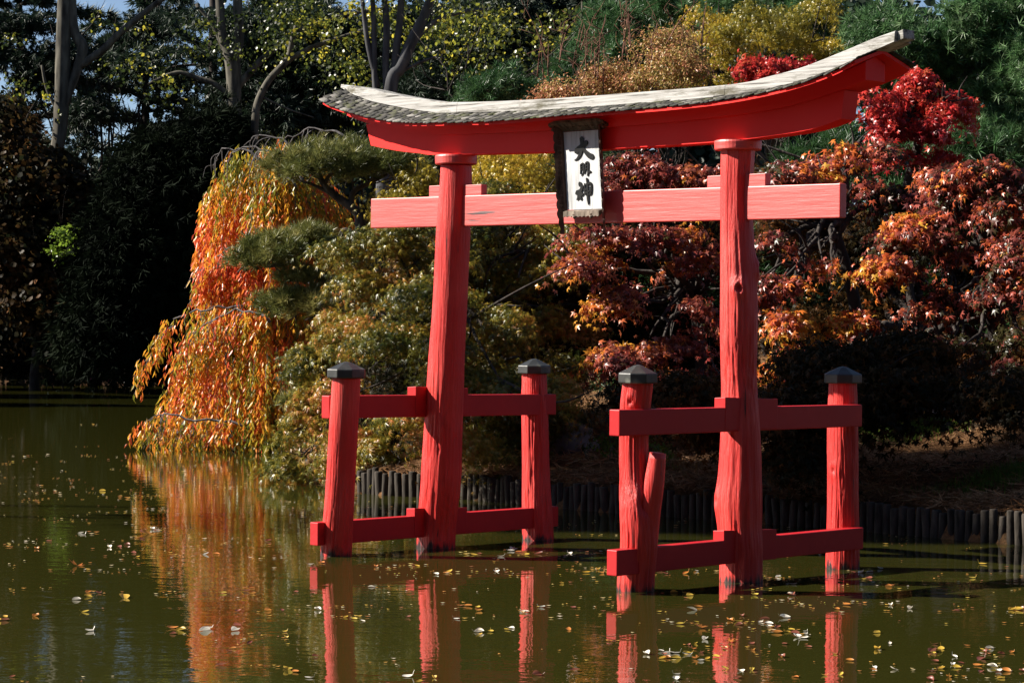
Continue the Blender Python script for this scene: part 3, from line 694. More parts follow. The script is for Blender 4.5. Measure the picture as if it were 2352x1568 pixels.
# ------------------------------------------------------------------ weeping cherry
def cherry():
    D = 57.0; cx = at(640, 800, D)[0]
    base = np.array([cx, D+.4, gz(cx, D+.4)])
    root = plant("weeping_cherry", "tall weeping cherry with hanging orange and yellow leaves trailing into the water", "tree", base)
    r = np.random.RandomState(11)
    zl = np.array([0.05, .5, 1.2, 2.0, 2.6, 3.0, 3.4, 4.0, 4.8, 5.6, 6.2, 6.6, 6.95])
    xl = np.array([-8.0, -8.05, -8.1, -7.95, -7.6, -7.3, -7.1, -7.05, -7.15, -7.15, -7.05, -6.8, -6.4])
    P = []; O = []; N = []; ti = []; mb = MB()
    arcQ = []
    # trunk, arching limbs and bare twigs
    top = np.array([cx+.1, D+.3, 5.6])
    limb(mb, [base-[0, 0, .3], base+[.15, 0, 2.0], base+[-.1, .1, 4.0], top], .24, .13, 10)
    arcs = [[(640,400),(560,345),(510,345),(490,380)], [(680,430),(620,350),(560,340),(520,370)], [(700,420),(660,330),(600,310),(560,335)], [(830,330),(760,300),(700,298),(640,330)],
            [(640,700),(520,705),(430,720),(380,765),(340,830)], [(620,740),(560,712),(470,745),(420,800)], [(640,900),(560,890),(500,920),(440,960)], [(640,600),(560,570),(500,590),(470,640)], [(600,980),(450,965),(370,950),(330,972)]]
    for k, A in enumerate(arcs):
        Q = limb(mb, [at(u, v, D-1.2-.5*(k % 3)+.25*j) for j, (u, v) in enumerate(A)], .035, .008, 6, 5, .03, k); arcQ.append(Q)
        for j in range(9):
            q = Q[r.randint(3, len(Q))]; e = q+np.array([r.randn()*.18-.1, r.randn()*.15, -r.uniform(.3, .9)]); limb(mb, [q, (q+e)/2+[-.05, 0, .1], e], .011, .005, 4, 3)
    def strand(x, y, z, L, outd, bias=0.0):
        k = max(3, int(L/.06)); s = (np.arange(k)+.5)/k; sway = .28*r.rand()
        Q = np.array([x, y, z])+outd*(.22*np.sqrt(s)+sway*s*.4)[:, None]+np.array([0, 0, -1])*(L*s**1.15)[:, None]+r.randn(k, 3)*.03
        P.append(Q); side = unit(r.randn(k, 3)*[1, 1, .2])
        O.append(unit(np.array([0, 0, -1.0])+side*.55+outd*.1)); N.append(unit(r.randn(k, 3)*[1, 1, .3]+outd*.5)); ti.append(np.full(k, r.randn()*.27+bias-.03)+r.randn(k)*.15)
        if r.rand() < .3: mb.tube(Q[::max(1, k//5)], .006, 3, False)
    for Q in arcQ[4:]:
        for _ in range(46):
            q = Q[r.randint(2, len(Q))]; strand(q[0]+r.randn()*.08, q[1]+r.randn()*.2, q[2], min(r.uniform(.3, 1.0), max(.2, q[2]-.1)), unit(np.array([-1, r.randn()*.4, 0])), .12)
    n = 1700
    for i in range(n):
        z = 7.0*(r.rand()**.85); ph = r.uniform(-math.pi*.5, math.pi*1.5)
        if math.sin(ph) < 0 and r.rand() < .0: ph += math.pi
        left = -math.cos(ph); a = (cx-np.interp(z, zl, xl)); ar = min(a, 1.5+.35*r.rand()) if z < 6 else a*.7
        ax = a*max(0, left)+ar*max(0, -left)
        rr = r.uniform(.72, 1.0) if r.rand() < .8 else r.uniform(.4, .75)
        if z > 6.2: rr = r.rand()**.5
        x = cx-left*ax*rr if left > 0 else cx+(-left)*ar*rr
        y = D-abs(math.sin(ph))*min(a, 2.4)*rr*(1 if r.rand() < .72 else -1)
        L = r.uniform(.8, 2.3)*(1.0 if z > 1.2 else .8); L = min(L, z-.03)
        if L < .15: continue
        outd = unit(np.array([x-cx, (y-D)*.8, 0.0]))
        strand(x, y, z, L, outd)
    P = np.vstack(P); O = np.vstack(O); N = np.vstack(N); ti = np.concatenate(ti)
    z = P[:, 2]; band = np.exp(-((z-4.2)/1.2)**2)*.30+np.exp(-((z-1.9)/1.0)**2)*.16-np.exp(-((z-6.1)/.6)**2)*.1-np.clip((1.2-z), 0, 1)*.12
    t = .37+band*1.15+lnoise(P, .55, 3)*.5+lnoise(P, 1.8, 9)*.3+ti
    S = r.uniform(.12, .23, len(P))
    scatter("foliage", T_LONG, P, O, N, S, t, L_cherry, root)
    for j in range(40):      # bare tips dipping into the pond
        u = r.uniform(335, 600); p = at(u, 1000, D-1.9+.6*r.rand()); q = np.array([p[0]-.25+.5*r.rand(), p[1], .02]); limb(mb, [[p[0], p[1], .45], (p*[1, 1, 0]+[0, 0, .25]), q], .008, .004, 3, 3)
    mb.build("trunk", M_twig, root, True)
cherry()

# ------------------------------------------------------------------ clipped black pine
def niwaki():
    D = 49.5; bx = at(850, 800, D)[0]; base = np.array([bx, D, gz(bx, D)-.1])
    root = plant("black_pine", "clipped black pine with flat cloud-like needle pads on crooked dark branches", "tree", base)
    r = np.random.RandomState(21); P = []; A = []; k = D/FPX
    pads = [(780,382,172,52,1900,.9), (905,375,60,42,300,.8), (660,575,112,42,900,.7), (600,600,70,34,400,.6), (715,545,50,28,250,.5), (722,705,108,40,800,.7), (690,690,85,26,350,.6), (790,740,52,48,350,.5), (700,640,70,26,220,.5), (668,920,28,20,90,.4)]
    for (u, v, ru, rv, n, yd) in pads:
        c = at(u, v+rv*.5, D-.3)
        rho = np.sqrt(r.rand(n)); th = r.rand(n)*2*math.pi
        bump = 1+.22*np.sin(th*3+u)+.16*np.sin(th*5+v)+.08*np.sin(th*9)
        x = rho*np.cos(th)*bump; y = rho*np.sin(th)*bump; dome = np.sqrt(np.clip(1-(rho*.95)**2, 0, 1))
        zz = dome*r.uniform(.1, 1.0, n)**.5+.16*r.randn(n)+.18*np.sin(x*7+u)*np.cos(y*5)
        Q = c+np.stack([x*ru*k, y*yd, zz*rv*k*1.35], 1)
        P.append(Q); A.append(unit(np.stack([x*.8, y*.8, .55+dome*.6], 1)+r.randn(n, 3)*.35))
    P = np.vstack(P); A = np.vstack(A); g = lnoise(P, 2.6, 8) > -.16-.3*r.rand(len(P)); P, A = P[g], A[g]
    t = .45+lnoise(P, 1.1, 4)*.5+r.randn(len(P))*.2
    scatter("foliage", T_NIWA, P, A, r.randn(len(P), 3), r.uniform(.14, .28, len(P)), t, L_niwa, root)
    mb = MB(); a2 = lambda L, d=0.0: [at(u, v, D+d) for u, v in L]
    limb(mb, [base, *a2([(845,700),(832,560),(826,490)])], .16, .11, 10)
    limb(mb, a2([(826,492),(800,470),(770,450),(745,425),(730,395)]), .10, .05, 8)
    limb(mb, a2([(806,476),(812,440),(850,420),(890,400)]), .07, .03, 7); limb(mb, a2([(770,450),(720,425),(680,412)]), .05, .02, 6)
    limb(mb, a2([(745,425),(760,400),(800,385)]), .05, .02, 6); limb(mb, a2([(735,410),(700,390),(660,385)]), .04, .015, 6)
    limb(mb, a2([(835,560),(795,530),(778,548),(745,556),(715,575),(660,605),(610,612)], -.5), .075, .03, 8)
    limb(mb, a2([(840,640),(790,566),(775,600),(745,625),(700,650)], -.4), .045, .02, 7)
    limb(mb, a2([(842,700),(800,690),(760,715),(700,735)], -.3), .05, .02, 7); limb(mb, a2([(842,760),(800,745),(780,770),(770,790)], -.3), .04, .025, 6)
    limb(mb, a2([(838,900),(760,880),(700,905),(668,925)], -.3), .03, .012, 6)
    for j in range(60):
        pd = pads[r.randint(0, 8)]; q = at(pd[0]+r.uniform(-.8, .8)*pd[2], pd[1]+pd[3]*.75, D-.3+r.randn()*.3); e = q+np.array([r.randn()*.2, r.randn()*.2, .2]); limb(mb, [q, (q+e)/2, e], .014, .006, 4, 2)
    mb.build("trunk", M_pinebark, root, True)
niwaki()

# ------------------------------------------------------------------ maples and shrubs on the near bank
def tree(name, label, cat, base, m, ells, n_cl, per, cr, size, seed, trunk=None, tr_r=.14, bark=None, stems=1, parts=("crown", "trunk"), group=None, nb=None, extra=(), **kw):
    root = plant(name, label, cat, base, group)
    foliage(parts[0], root, m, ells, n_cl, per, cr, size, seed, **kw)
    mb = MB(); r = np.random.RandomState(seed+99); b = np.asarray(base)
    cen = np.mean([e[0] for e in ells], 0)
    fork = trunk[-1] if trunk is not None else b+(cen-b)*.35
    if trunk is None: limb(mb, [b-[0, 0, .2], b+(fork-b)*.5+r.randn(3)*.12*tr_r*5, fork], tr_r, tr_r*.75, 10, 6, .01, seed)
    else: limb(mb, [b-[0, 0, .2], *trunk], tr_r, tr_r*.7, 10, 6)
    tg = [e[0]+e[1]*unit(r.randn(3))*.6 for e in ells for _ in range(2)]
    tg = tg[:nb] if nb else tg
    for q in extra: limb(mb, q[0], q[1], q[2], 9, 6)
    branches(mb, np.asarray(fork), tg, tr_r*.55, seed)
    mb.build(parts[1], bark or M_bark, root, True); return root

# olive-green maple mass behind the left fence
tree("japanese_maple", "broad olive green Japanese maple with small leaves behind the left pillar", "tree", gbase(1010, 45.5), L_olive,
     [E(960,560,150,105,44.5,1.6), E(850,640,110,90,44,1.5), E(1080,600,150,130,44.5,1.8), E(920,720,190,100,42.6,1.7), E(1130,760,150,120,42.2,1.8), E(800,780,90,60,44,1.3), E(1010,860,200,95,41.0,1.6), E(1190,880,110,100,40.3,1.4), E(1060,470,110,60,45.5,1.2), E(1000,1000,190,70,40.8,1.3), E(1190,620,120,110,45,1.5), E(1270,600,80,90,44.5,1.2), E(1290,760,80,80,44,1.2), E(1260,880,60,70,42.6,1.0), E(1250,510,70,50,45.5,1.0)],
     800, 56, .40, .105, 31, trunk=[at(1010,980,45), at(1000,820,45.2)], tr_r=.16, tmpl=T_PALM, spread=.3, jit=.17, tint=(.06, 1.05), nz=(.5, .75), inner=.3, flat=.3, lo=-.3, tight=.42, frag=4)
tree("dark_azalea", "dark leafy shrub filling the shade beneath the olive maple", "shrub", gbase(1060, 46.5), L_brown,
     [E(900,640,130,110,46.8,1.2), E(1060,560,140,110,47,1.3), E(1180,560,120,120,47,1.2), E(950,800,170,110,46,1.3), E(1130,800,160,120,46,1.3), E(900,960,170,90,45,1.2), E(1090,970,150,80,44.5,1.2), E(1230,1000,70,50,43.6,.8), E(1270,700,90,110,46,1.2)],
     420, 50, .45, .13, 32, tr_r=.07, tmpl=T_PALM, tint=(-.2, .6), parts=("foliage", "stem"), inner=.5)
tree("waterside_maple", "low olive and russet maple shrub spilling over the water beside the cherry", "shrub", gbase(790, 46.8, .3), L_olive,
     [E(720,880,80,70,45.5,1.0), E(690,980,75,75,45,1.0), E(810,960,140,80,44.4,1.1), E(760,1050,130,58,44,1.0), E(900,1050,90,50,43.4,.9), E(660,1060,45,45,44.8,.7), E(690,830,60,45,46,.8)],
     150, 60, .38, .11, 33, tr_r=.08, tmpl=T_PALM, tint=(.15, 1.05), spread=.3, jit=.2, nz=(.6, .7), parts=("foliage", "stem"), inner=.4, flat=.35, lo=-.6, frag=4)
tree("golden_maple", "golden yellow maple crown seen between the tie beam and lintel", "tree", gbase(1180, 50), L_gold,
     [E(1190,410,110,70,49.5,1.3), E(1110,400,60,50,49.5,1.0), E(1240,470,90,60,49,1.2), E(900,470,50,40,48.5,.8), E(960,420,50,40,48.8,.8)],
     150, 50, .36, .105, 35, tr_r=.11, tmpl=T_PALM, spread=.3, jit=.2, inner=.35)
tree("boulder_shrub", "narrow leaved grey green maple bough drooping over the boulder", "shrub", gbase(1250, 43.6), L_olive,
     [E(1290,860,60,50,42.6,.8), E(1230,960,60,50,42,.8), E(1130,1010,80,50,41.9,.8), E(1290,950,40,28,42.2,.6)],
     90, 50, .32, .10, 37, tr_r=.06, tmpl=T_PALM, tint=(-.1, .6), parts=("foliage", "stem"), inner=.5, flat=.35)

# orange-red maple behind the plaque
D1 = 43.0
tree("orange_maple", "orange red Japanese maple with dark branches behind the plaque", "tree", gbase(1590, 44.5), L_red,
     [E(1520,390,130,50,43.5,1.0), E(1600,440,90,60,43.5,.9), E(1430,420,70,60,43.5,.9), E(1360,600,95,48,42,.9), E(1500,545,170,40,42.8,1.0), E(1590,600,70,45,43,.8), E(1400,690,70,35,42,.7), E(1530,790,120,55,41.5,1.0), E(1440,820,75,45,41.3,.8), E(1600,730,60,50,42,.8), E(1590,860,80,40,42,.8)],
     150, 66, .36, .10, 41, trunk=[at(1620,980,44.5), at(1600,720,44.5)], tr_r=.15, tmpl=T_MAPLE, tight=.42, frag=4, lo=0.05, tint=(.0, 1.0), spread=.35, jit=.16, nz=(.45, .7), inner=.12, flat=.3, nb=16)
tree("shade_tinted_maple", "olive maple under the orange maple with shade put into its leaf tint", "tree", gbase(1480, 47.5), L_brown,
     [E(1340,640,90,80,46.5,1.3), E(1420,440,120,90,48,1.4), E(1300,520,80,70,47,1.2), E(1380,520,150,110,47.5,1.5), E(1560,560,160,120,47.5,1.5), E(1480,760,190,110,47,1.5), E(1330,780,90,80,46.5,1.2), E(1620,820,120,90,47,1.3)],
     520, 60, .45, .11, 43, tr_r=.13, tmpl=T_PALM, tint=(-.3, .7), spread=.3, inner=.5)  # low tint range paints shade into this crown, which the sun reaches
# mauve-orange maples at the right
tree("mauve_maple", "mauve and orange Japanese maple with sparse sprays right of the right pillar", "tree", gbase(1990, 43.6), L_mauve,
     [E(1850,370,110,60,43.5,1.0), E(1960,350,90,50,44,1.0), E(1800,420,60,40,43,.8), E(1920,420,90,40,43.5,.9), E(1800,650,60,32,41.5,.6), E(1890,615,42,26,41.5,.5), E(1800,745,55,34,41.3,.6), E(1755,660,36,40,42,.5), E(2040,470,80,50,43.6,.9), E(2060,560,60,30,42,.6), E(1780,560,40,24,42,.5), E(1850,820,60,32,41,.6), E(1960,740,50,30,41.4,.6), E(1770,870,45,28,40.8,.5)],
     185, 62, .34, .105, 45, trunk=[at(1985,900,43.5), at(1960,680,43.4), at(1920,540,43.4)], tr_r=.14, tmpl=T_MAPLE, tight=.42, frag=4, lo=0.05, tint=(-.12, .86), spread=.35, jit=.2, nz=(.6, 1.0), inner=.08, flat=.3, nb=18)
tree("orange_sprayed_maple", "large orange and pink maple with curved trunk at the right edge of the bank", "tree", gbase(2290, 42.2), L_mauve,
     [E(2270,420,90,70,41.5,1.0), E(2330,480,70,80,41,1.0), E(2180,460,70,55,42,.9), E(2290,560,80,45,40.8,.8), E(2190,580,55,40,41,.6), E(2110,530,70,40,41.4,.7), E(2320,650,70,50,40.3,.7), E(2260,690,45,28,40.5,.5), E(2330,780,50,40,40,.6), E(2240,775,45,32,40.2,.6), E(2110,800,50,30,40.6,.6), E(2320,860,45,28,39.8,.5), E(2150,700,36,40,40.8,.5), E(2050,620,55,28,41.2,.6), E(2170,410,60,40,42,.8), E(2400,560,80,120,41,1.0)],
     215, 66, .36, .105, 47, trunk=[at(2300,840,42.2), at(2290,760,42), at(2270,650,41.8)], tr_r=.2, extra=[([at(2165,905,40.6), at(2190,872,40.8), at(2235,836,41.2), at(2290,815,41.8)], .11, .13), ([at(2180,860,41), at(2160,790,41), at(2140,720,41)], .07, .03)], tmpl=T_MAPLE, tight=.42, frag=4, lo=0.05, tint=(-.05, .9), spread=.35, jit=.2, nz=(.6, 1.0), inner=.08, flat=.3, nb=20)
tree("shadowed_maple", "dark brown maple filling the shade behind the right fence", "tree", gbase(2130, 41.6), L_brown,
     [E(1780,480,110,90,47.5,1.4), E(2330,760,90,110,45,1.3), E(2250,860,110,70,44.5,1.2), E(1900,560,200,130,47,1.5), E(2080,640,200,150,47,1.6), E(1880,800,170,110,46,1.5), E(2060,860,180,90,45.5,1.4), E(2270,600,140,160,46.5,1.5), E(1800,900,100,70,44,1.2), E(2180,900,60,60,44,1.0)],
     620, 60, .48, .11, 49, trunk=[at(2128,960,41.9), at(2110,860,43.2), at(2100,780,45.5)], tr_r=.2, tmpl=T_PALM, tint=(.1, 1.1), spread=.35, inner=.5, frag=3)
tree("low_brown_maple", "low dim brown maple spreading over the bank behind the right fence", "tree", gbase(1840, 39.0), L_brown,
     [E(1560,915,110,45,37.2,.9), E(1450,920,60,30,38.2,.6), E(1790,960,70,60,36.2,.9), E(1830,1050,75,45,36,.7), E(1960,930,110,50,36.8,1.0), E(2070,890,100,45,37,1.0), E(2270,920,90,55,36.2,1.0), E(1620,1000,50,45,37.6,.6), E(1900,850,120,50,37.5,1.0), E(2080,820,120,50,38,1.0)],
     330, 60, .42, .10, 50, tr_r=.06, tmpl=T_MAPLE, tint=(-.1, .9), spread=.4, inner=.35, lo=-.5)
tree("slope_maple", "rusty maple further along the bank beyond the curved trunk", "tree", gbase(2560, 41), L_mauve,
     [E(2520,520,110,90,41,1.2), E(2620,640,100,80,40.5,1.2), E(2500,760,80,60,40,1), E(2640,480,90,80,41.5,1.2)],
     120, 60, .38, .105, 57, tr_r=.16, tmpl=T_MAPLE, tight=.42, frag=4, lo=0.05, spread=.35, jit=.2, nz=(.6, 1.0), inner=.1)
tree("slope_shrub", "dark shrub mass under the rusty maple along the bank", "shrub", gbase(2600, 43), L_brown,
     [E(2540,800,140,110,43,1.6), E(2700,760,140,140,43,1.6), E(2620,900,130,80,41,1.3), E(2780,860,120,110,41,1.3)],
     240, 50, .48, .12, 58, tr_r=.08, tmpl=T_PALM, tint=(-.1, .8), parts=("foliage", "stem"), inner=.5)
# scarlet maple
tree("scarlet_maple", "bright scarlet Japanese maple rising behind the right end of the roof", "tree", gbase(2120, 50), L_scarlet,
     [E(2120,205,60,45,49,.9), E(2165,235,55,45,49,.9), E(2060,235,55,38,48.6,.8), E(2025,280,45,36,48.6,.7), E(2205,235,36,40,49,.7), E(2090,300,60,30,48.6,.8), E(2150,300,50,30,48.6,.7), E(2000,225,34,28,48.4,.6), E(2140,360,60,24,48.8,.7), E(2050,350,50,24,48.8,.7), E(1735,172,46,22,51,.7), E(1790,150,44,20,51,.7), E(1840,150,40,22,51,.6), E(1870,170,30,14,51,.5)],
     110, 70, .32, .10, 51, trunk=[at(2110,700,49.5), at(2080,480,49.3), at(2110,330,49)], tr_r=.14, tmpl=T_MAPLE, tight=.42, frag=4, spread=.4, jit=.18, nz=(.5, .5), inner=.1, flat=.35, nb=14, shell=(.4, 1.2))
# golden and russet shrubs up the slope
tree("golden_shrub", "tall golden leaved shrub on the slope above the roof", "shrub", gbase(1760, 60), L_gold,
     [E(1700,80,95,75,59,1.3), E(1790,60,90,80,59,1.3), E(1880,60,70,75,59,1.2), E(1640,50,60,50,59.5,1.0), E(1900,140,60,40,58.5,1.0), E(1680,170,80,50,58.5,1.1), E(1560,190,80,50,58,1.1)],
     150, 56, .42, .095, 53, tr_r=.08, frag=4, tight=.42, tmpl=T_PALM, tint=(-.2, .8), spread=.35, jit=.2, nz=(.45, .7), parts=("foliage", "stem"), inner=.35)
tree("russet_shrub", "russet twiggy shrub with tiny pinkish leaves above the middle of the roof", "shrub", gbase(1500, 58), L_pink,
     [E(1480,140,120,75,57,1.3), E(1560,110,70,60,57.5,1.1), E(1380,190,90,45,56.5,1.1), E(1290,215,70,26,56,.9), E(1590,180,70,50,56.5,1.0), E(1450,200,120,40,56,1.1)],
     300, 56, .36, .08, 55, tr_r=.07, frag=4, tmpl=T_OVAL, tint=(.0, 1.0), spread=.4, jit=.22, nz=(.6, .6), parts=("foliage", "stem"), inner=.25, flat=.6)
def twigs(parent, n, u0, u1, v0, v1, d, h, seed):
    r = np.random.RandomState(seed); mb = MB()
    for i in range(n):
        b = at(r.uniform(u0, u1), r.uniform(v0, v1), d-1+r.rand()); L = h*r.uniform(.5, 1.2); dx = r.randn()*.22
        q = limb(mb, [b, b+[dx*.4*L, r.randn()*.1, L*.5], b+[dx*L, r.randn()*.1, L]], .016, .005, 4, 3)
        for _ in range(3): s = q[r.randint(1, len(q))]; limb(mb, [s, s+[r.randn()*.15*L, 0, .15*L], s+[r.randn()*.25*L, 0, .35*L]], .009, .004, 3, 2)
    return mb.build("twigs", M_twigb, parent, True)
M_twigb = bark_mat("reddish_twigs", (0.08, 0.035, 0.025), (0.20, 0.10, 0.07), 6, .3)
for o in bpy.data.objects:
    if o.name == "russet_shrub": twigs(o, 46, 1230, 1640, 100, 240, 57, 1.0, 5)

def conifer_cloud(name, label, base, m, ells, n, size, seed, trunk=None, tr_r=.2, tmpl=T_PINE, tint=(0, 1), bark=None, group=None, up=.5, branchn=26):
    root = plant(name, label, "tree", base, group); r = np.random.RandomState(seed)
    ells0 = ells; ells = fragment(ells, 5, r); P, O, N, ti = clump_cloud(ells, n//14, 14, .5, r, flat=.45, inner=.25, up=.3, lo=-.9)
    P[:, 2] += 0
    A = unit(O*.8+N*.7+np.array([0, 0, up*.4])); t = .42+lnoise(P, .5, seed)*.5+r.randn(len(P))*.34
    ok = P[:, 2] > ground_h(P[:, 0], P[:, 1])+.05
    P, A, t = P[ok], A[ok], t[ok]
    scatter("crown", tmpl, P, A, r.randn(len(P), 3), size*r.uniform(.7, 1.25, len(P)), tint[0]+(tint[1]-tint[0])*t, m, root)
    mb = MB(); b = np.asarray(base); top = np.max([e[0][2]+e[1][2]*.8 for e in ells]); cen = np.mean([e[0] for e in ells], 0)
    tr = trunk if trunk is not None else [b+[0, 0, (top-b[2])*.5], np.array([b[0], b[1], top])]
    Q = limb(mb, [b-[0, 0, .3], *tr], tr_r, tr_r*.3, 10, 8)
    for i in range(branchn):
        e = ells[r.randint(len(ells))]; q = Q[min(len(Q)-1, int(len(Q)*r.uniform(.3, .95)))]; t_ = e[0]+e[1]*unit(r.randn(3))*.8
        limb(mb, [q, (q+t_)/2+[0, 0, -.1], t_], tr_r*.22, .012, 5, 4)
    mb.build("trunk", bark or M_pinebark, root, True); return root
conifer_cloud("white_pine", "soft green white pine with grey trunk in the upper right corner", gbase(2225, 58), L_pine,
     [E(2080,90,110,70,57,1.6), E(2230,60,120,80,57,1.7), E(2320,180,90,90,56.5,1.6), E(2290,290,90,60,56,1.5), E(2180,310,70,50,56.5,1.3), E(2010,60,80,60,58,1.4), E(1960,150,70,60,58.5,1.3), E(2110,170,70,50,57.5,1.2), E(2340,20,70,60,57,1.3), E(2030,160,70,50,58,1.2)],
     8600, .24, 61, trunk=[at(2225,250,57.6), at(2222,100,57.4), at(2210,-80,57.6)], tr_r=.26)
conifer_cloud("young_pine", "young green pine rising behind the golden shrub", gbase(1760, 64), L_pine,
     [E(1640,20,90,60,63,1.5), E(1760,-10,110,70,64,1.6), E(1520,20,80,50,64,1.4), E(1880,20,80,70,63.5,1.4), E(1440,80,70,50,63,1.3), E(1400,130,60,50,62,1.2)],
     6000, .24, 62, tr_r=.16, tint=(-.1, .8))
conifer_cloud("bushy_conifer", "bushy dark green conifer beside the russet shrub", gbase(1330, 64), L_pine,
     [E(1360,120,60,70,63.5,1.2), E(1310,170,55,60,63,1.1), E(1260,200,45,40,62.5,1.0), E(1410,60,60,60,64,1.2), E(1110,215,50,32,62,.9), E(1180,205,50,32,62,.9)],
     2600, .22, 63, tr_r=.1, tint=(-.3, .6))
conifer_cloud("slope_pine", "dark pine on the slope between the maples at right", gbase(1700, 53), L_pine,
     [E(1400,560,170,160,54,1.5), E(1300,420,140,90,55,1.5), E(1500,800,190,120,53,1.6), E(1880,340,150,80,55,1.4), E(1720,560,160,160,52.5,1.5), E(1900,720,160,140,52,1.5), E(1560,640,120,120,52.5,1.4), E(2100,420,150,80,53,1.5), E(2240,350,120,60,54,1.3), E(2200,720,200,140,53,1.6)],
     7600, .28, 64, tr_r=.16, tint=(-.4, .5))

# ------------------------------------------------------------------ far shore and woods
def stems(mb, L, depth, k=6, n=9):
    for S in L: 
        P = np.array([[*at(u, v, depth+(s[3] if len(s) > 3 else 0)), s[2]*depth/FPX] for s in S for u, v in [s[:2]]])
        Q = smooth_path(P, k); mb.tube(Q[:, :3], np.maximum(Q[:, 3], .01), n)
def wood_tree(name, label, base, S, depth, bark, m, ells, n_cl, per, cr, size, seed, tint=(0, 1), tmpl=T_FAT, group=None, **kw):
    root = plant(name, label, "tree", base, group); mb = MB(); b = at(S[0][0][0], S[0][0][1], depth)
    stems(mb, [[(S[0][0][0], 760, S[0][0][2]*1.25)]+S[0]]+S[1:], depth); mb.build("trunk", bark, root, True)
    foliage("crown", root, m, ells, n_cl, per, cr, size, seed, tmpl=tmpl, tint=tint, **kw); return root
wood_tree("beech", "pale twin stemmed beech with arching limb at the far left", gbase(125, 106), [[(120,600,11),(122,470,12),(125,380,14),(138,300,17),(143,200,18),(146,80,17),(152,-140,14)], [(128,330,9),(146,249,10),(176,165,11),(190,110,13),(172,73,11),(165,0,11),(170,-120,9)], [(184,150,10),(215,130,9),(238,113,9),(271,80,8),(322,37,7),(370,0,6),(430,-40,5)], [(150,290,4),(110,210,4),(96,150,3)]],
     106, M_beech, L_wood, [E(60,230,110,70,105,3), E(260,60,110,40,104,2), E(40,110,70,40,105,2.5), E(330,190,120,60,104,2.5)], 34, 16, .6, .19, 71, tint=(-.3, 1.1), inner=.1)
wood_tree("beech", "pale beech with forked trunk and white side limb above the cherry", gbase(538, 104), [[(538,400,18),(538,293,18),(538,220,17),(535,150,18),(520,110,13),(509,73,11),(505,0,10),(500,-100,8)], [(537,160,12),(547,110,12),(549,73,12),(546,0,11),(548,-90,9)], [(545,200,9),(560,183,9),(600,139,8),(652,95,7),(696,66,6),(804,33,5),(880,20,4)], [(535,226,7),(510,205,6),(487,190,6),(454,179,5),(414,167,5),(377,176,4),(340,194,3)], [(520,130,6),(490,60,5),(450,10,4)]],
     104, M_beech, L_wood, [E(620,90,130,70,104,3), E(470,80,90,50,104,2.5), E(600,-10,110,40,104,3), E(720,40,100,60,104,2.6)], 70, 18, .7, .19, 72, tint=(-.35, .7), inner=.1)
wood_tree("leaning_tree", "slim grey tree leaning right beside the forked beech", gbase(586, 100), [[(585,400,9),(586,282,9),(593,234,9),(619,183,8),(659,139,8),(670,99,7),(680,60,5)], [(655,143,7),(714,110,6),(804,80,5),(860,60,3)], [(600,222,3),(660,250,2),(720,270,1.5)]],
     100, M_beech, L_wood, [E(720,110,110,60,100,2.2), E(680,40,100,50,100,2)], 44, 20, .6, .18, 73, tint=(-.3, .85), inner=.1)
wood_tree("dark_trunk_tree", "straight black trunked conifer between the two beeches", gbase(489, 110), [[(489,400,11),(489,183,10),(490,60,10),(491,-140,8)], [(489,150,4),(430,150,3),(360,160,2)], [(490,100,4),(560,90,3),(640,110,2)]],
     110, M_bark, L_cedar, [E(520,50,140,40,110,3), E(420,130,140,20,110,2.5), E(640,80,160,40,110,2.5)], 90, 14, .9, .45, 74, tmpl=T_SPRAY, inner=.1, flat=.2)
wood_tree("multi_stem_tree", "grey multi stemmed tree fanning out above the left end of the roof", gbase(890, 85), [[(880,500,20),(896,208,17),(920,154,15),(951,85,13),(982,20,11),(1010,-80,8)], [(890,215,9),(886,154,8),(888,68,8),(884,0,7),(880,-90,6)], [(905,180,9),(910,113,9),(917,61,8),(922,0,8),(930,-80,6)], [(880,250,8),(862,198,7),(858,34,6),(850,-60,5)], [(868,200,6),(845,102,6),(832,0,5),(820,-60,4)], [(955,90,7),(985,60,6),(1016,41,6),(1064,27,5),(1130,20,3)], [(910,170,5),(950,150,4),(1000,130,3)]],
     85, M_greybark, L_wood, [E(850,60,110,70,88.5,2.6), E(990,110,90,70,88.5,2.4), E(930,-30,140,50,85,2.6), E(1060,50,90,50,88,2.2), E(800,180,60,60,88,2)], 110, 20, .6, .17, 75, tint=(-.1, .9), inner=.15)
BT = "backlit yellow green trees in the wood"
for i, (u, v, ru, rv, d, lab) in enumerate([(700,200,110,150,125,"backlit yellow green tree in the gap right of the leaning tree"), (1010,150,120,150,112,"yellow green tree in the gap behind the multi stemmed tree"), (840,240,100,110,118,"low backlit tree behind the base of the multi stemmed tree"), (590,330,80,110,114,"bright leafy tree just above the weeping cherry")]):
    b = gbase(u, d); tree("woodland_tree", lab, "tree", b, L_wood, [E(u,v,ru,rv,d,3.5), E(u-ru*.5,v+rv*.6,ru*.7,rv*.6,d-1,3), E(u+ru*.5,v+rv*.5,ru*.7,rv*.6,d-1,3), E(u,v+rv*1.2,ru,rv*.6,d,3)], 130, 24, .9, .22, 80+i, tr_r=.25, tmpl=T_FAT, tint=(-.3, .88) , inner=.3, group=BT, nb=6)
conifer_cloud("slope_pine", "green pine on the slope beyond the rusty maple", gbase(2640, 56), L_pine,
     [E(2520,200,120,110,56,1.7), E(2660,120,130,120,56,1.8), E(2620,380,150,110,55.5,1.8), E(2780,300,130,140,56,1.8), E(2480,60,90,80,57,1.5)], 4200, .27, 66, tr_r=.25)
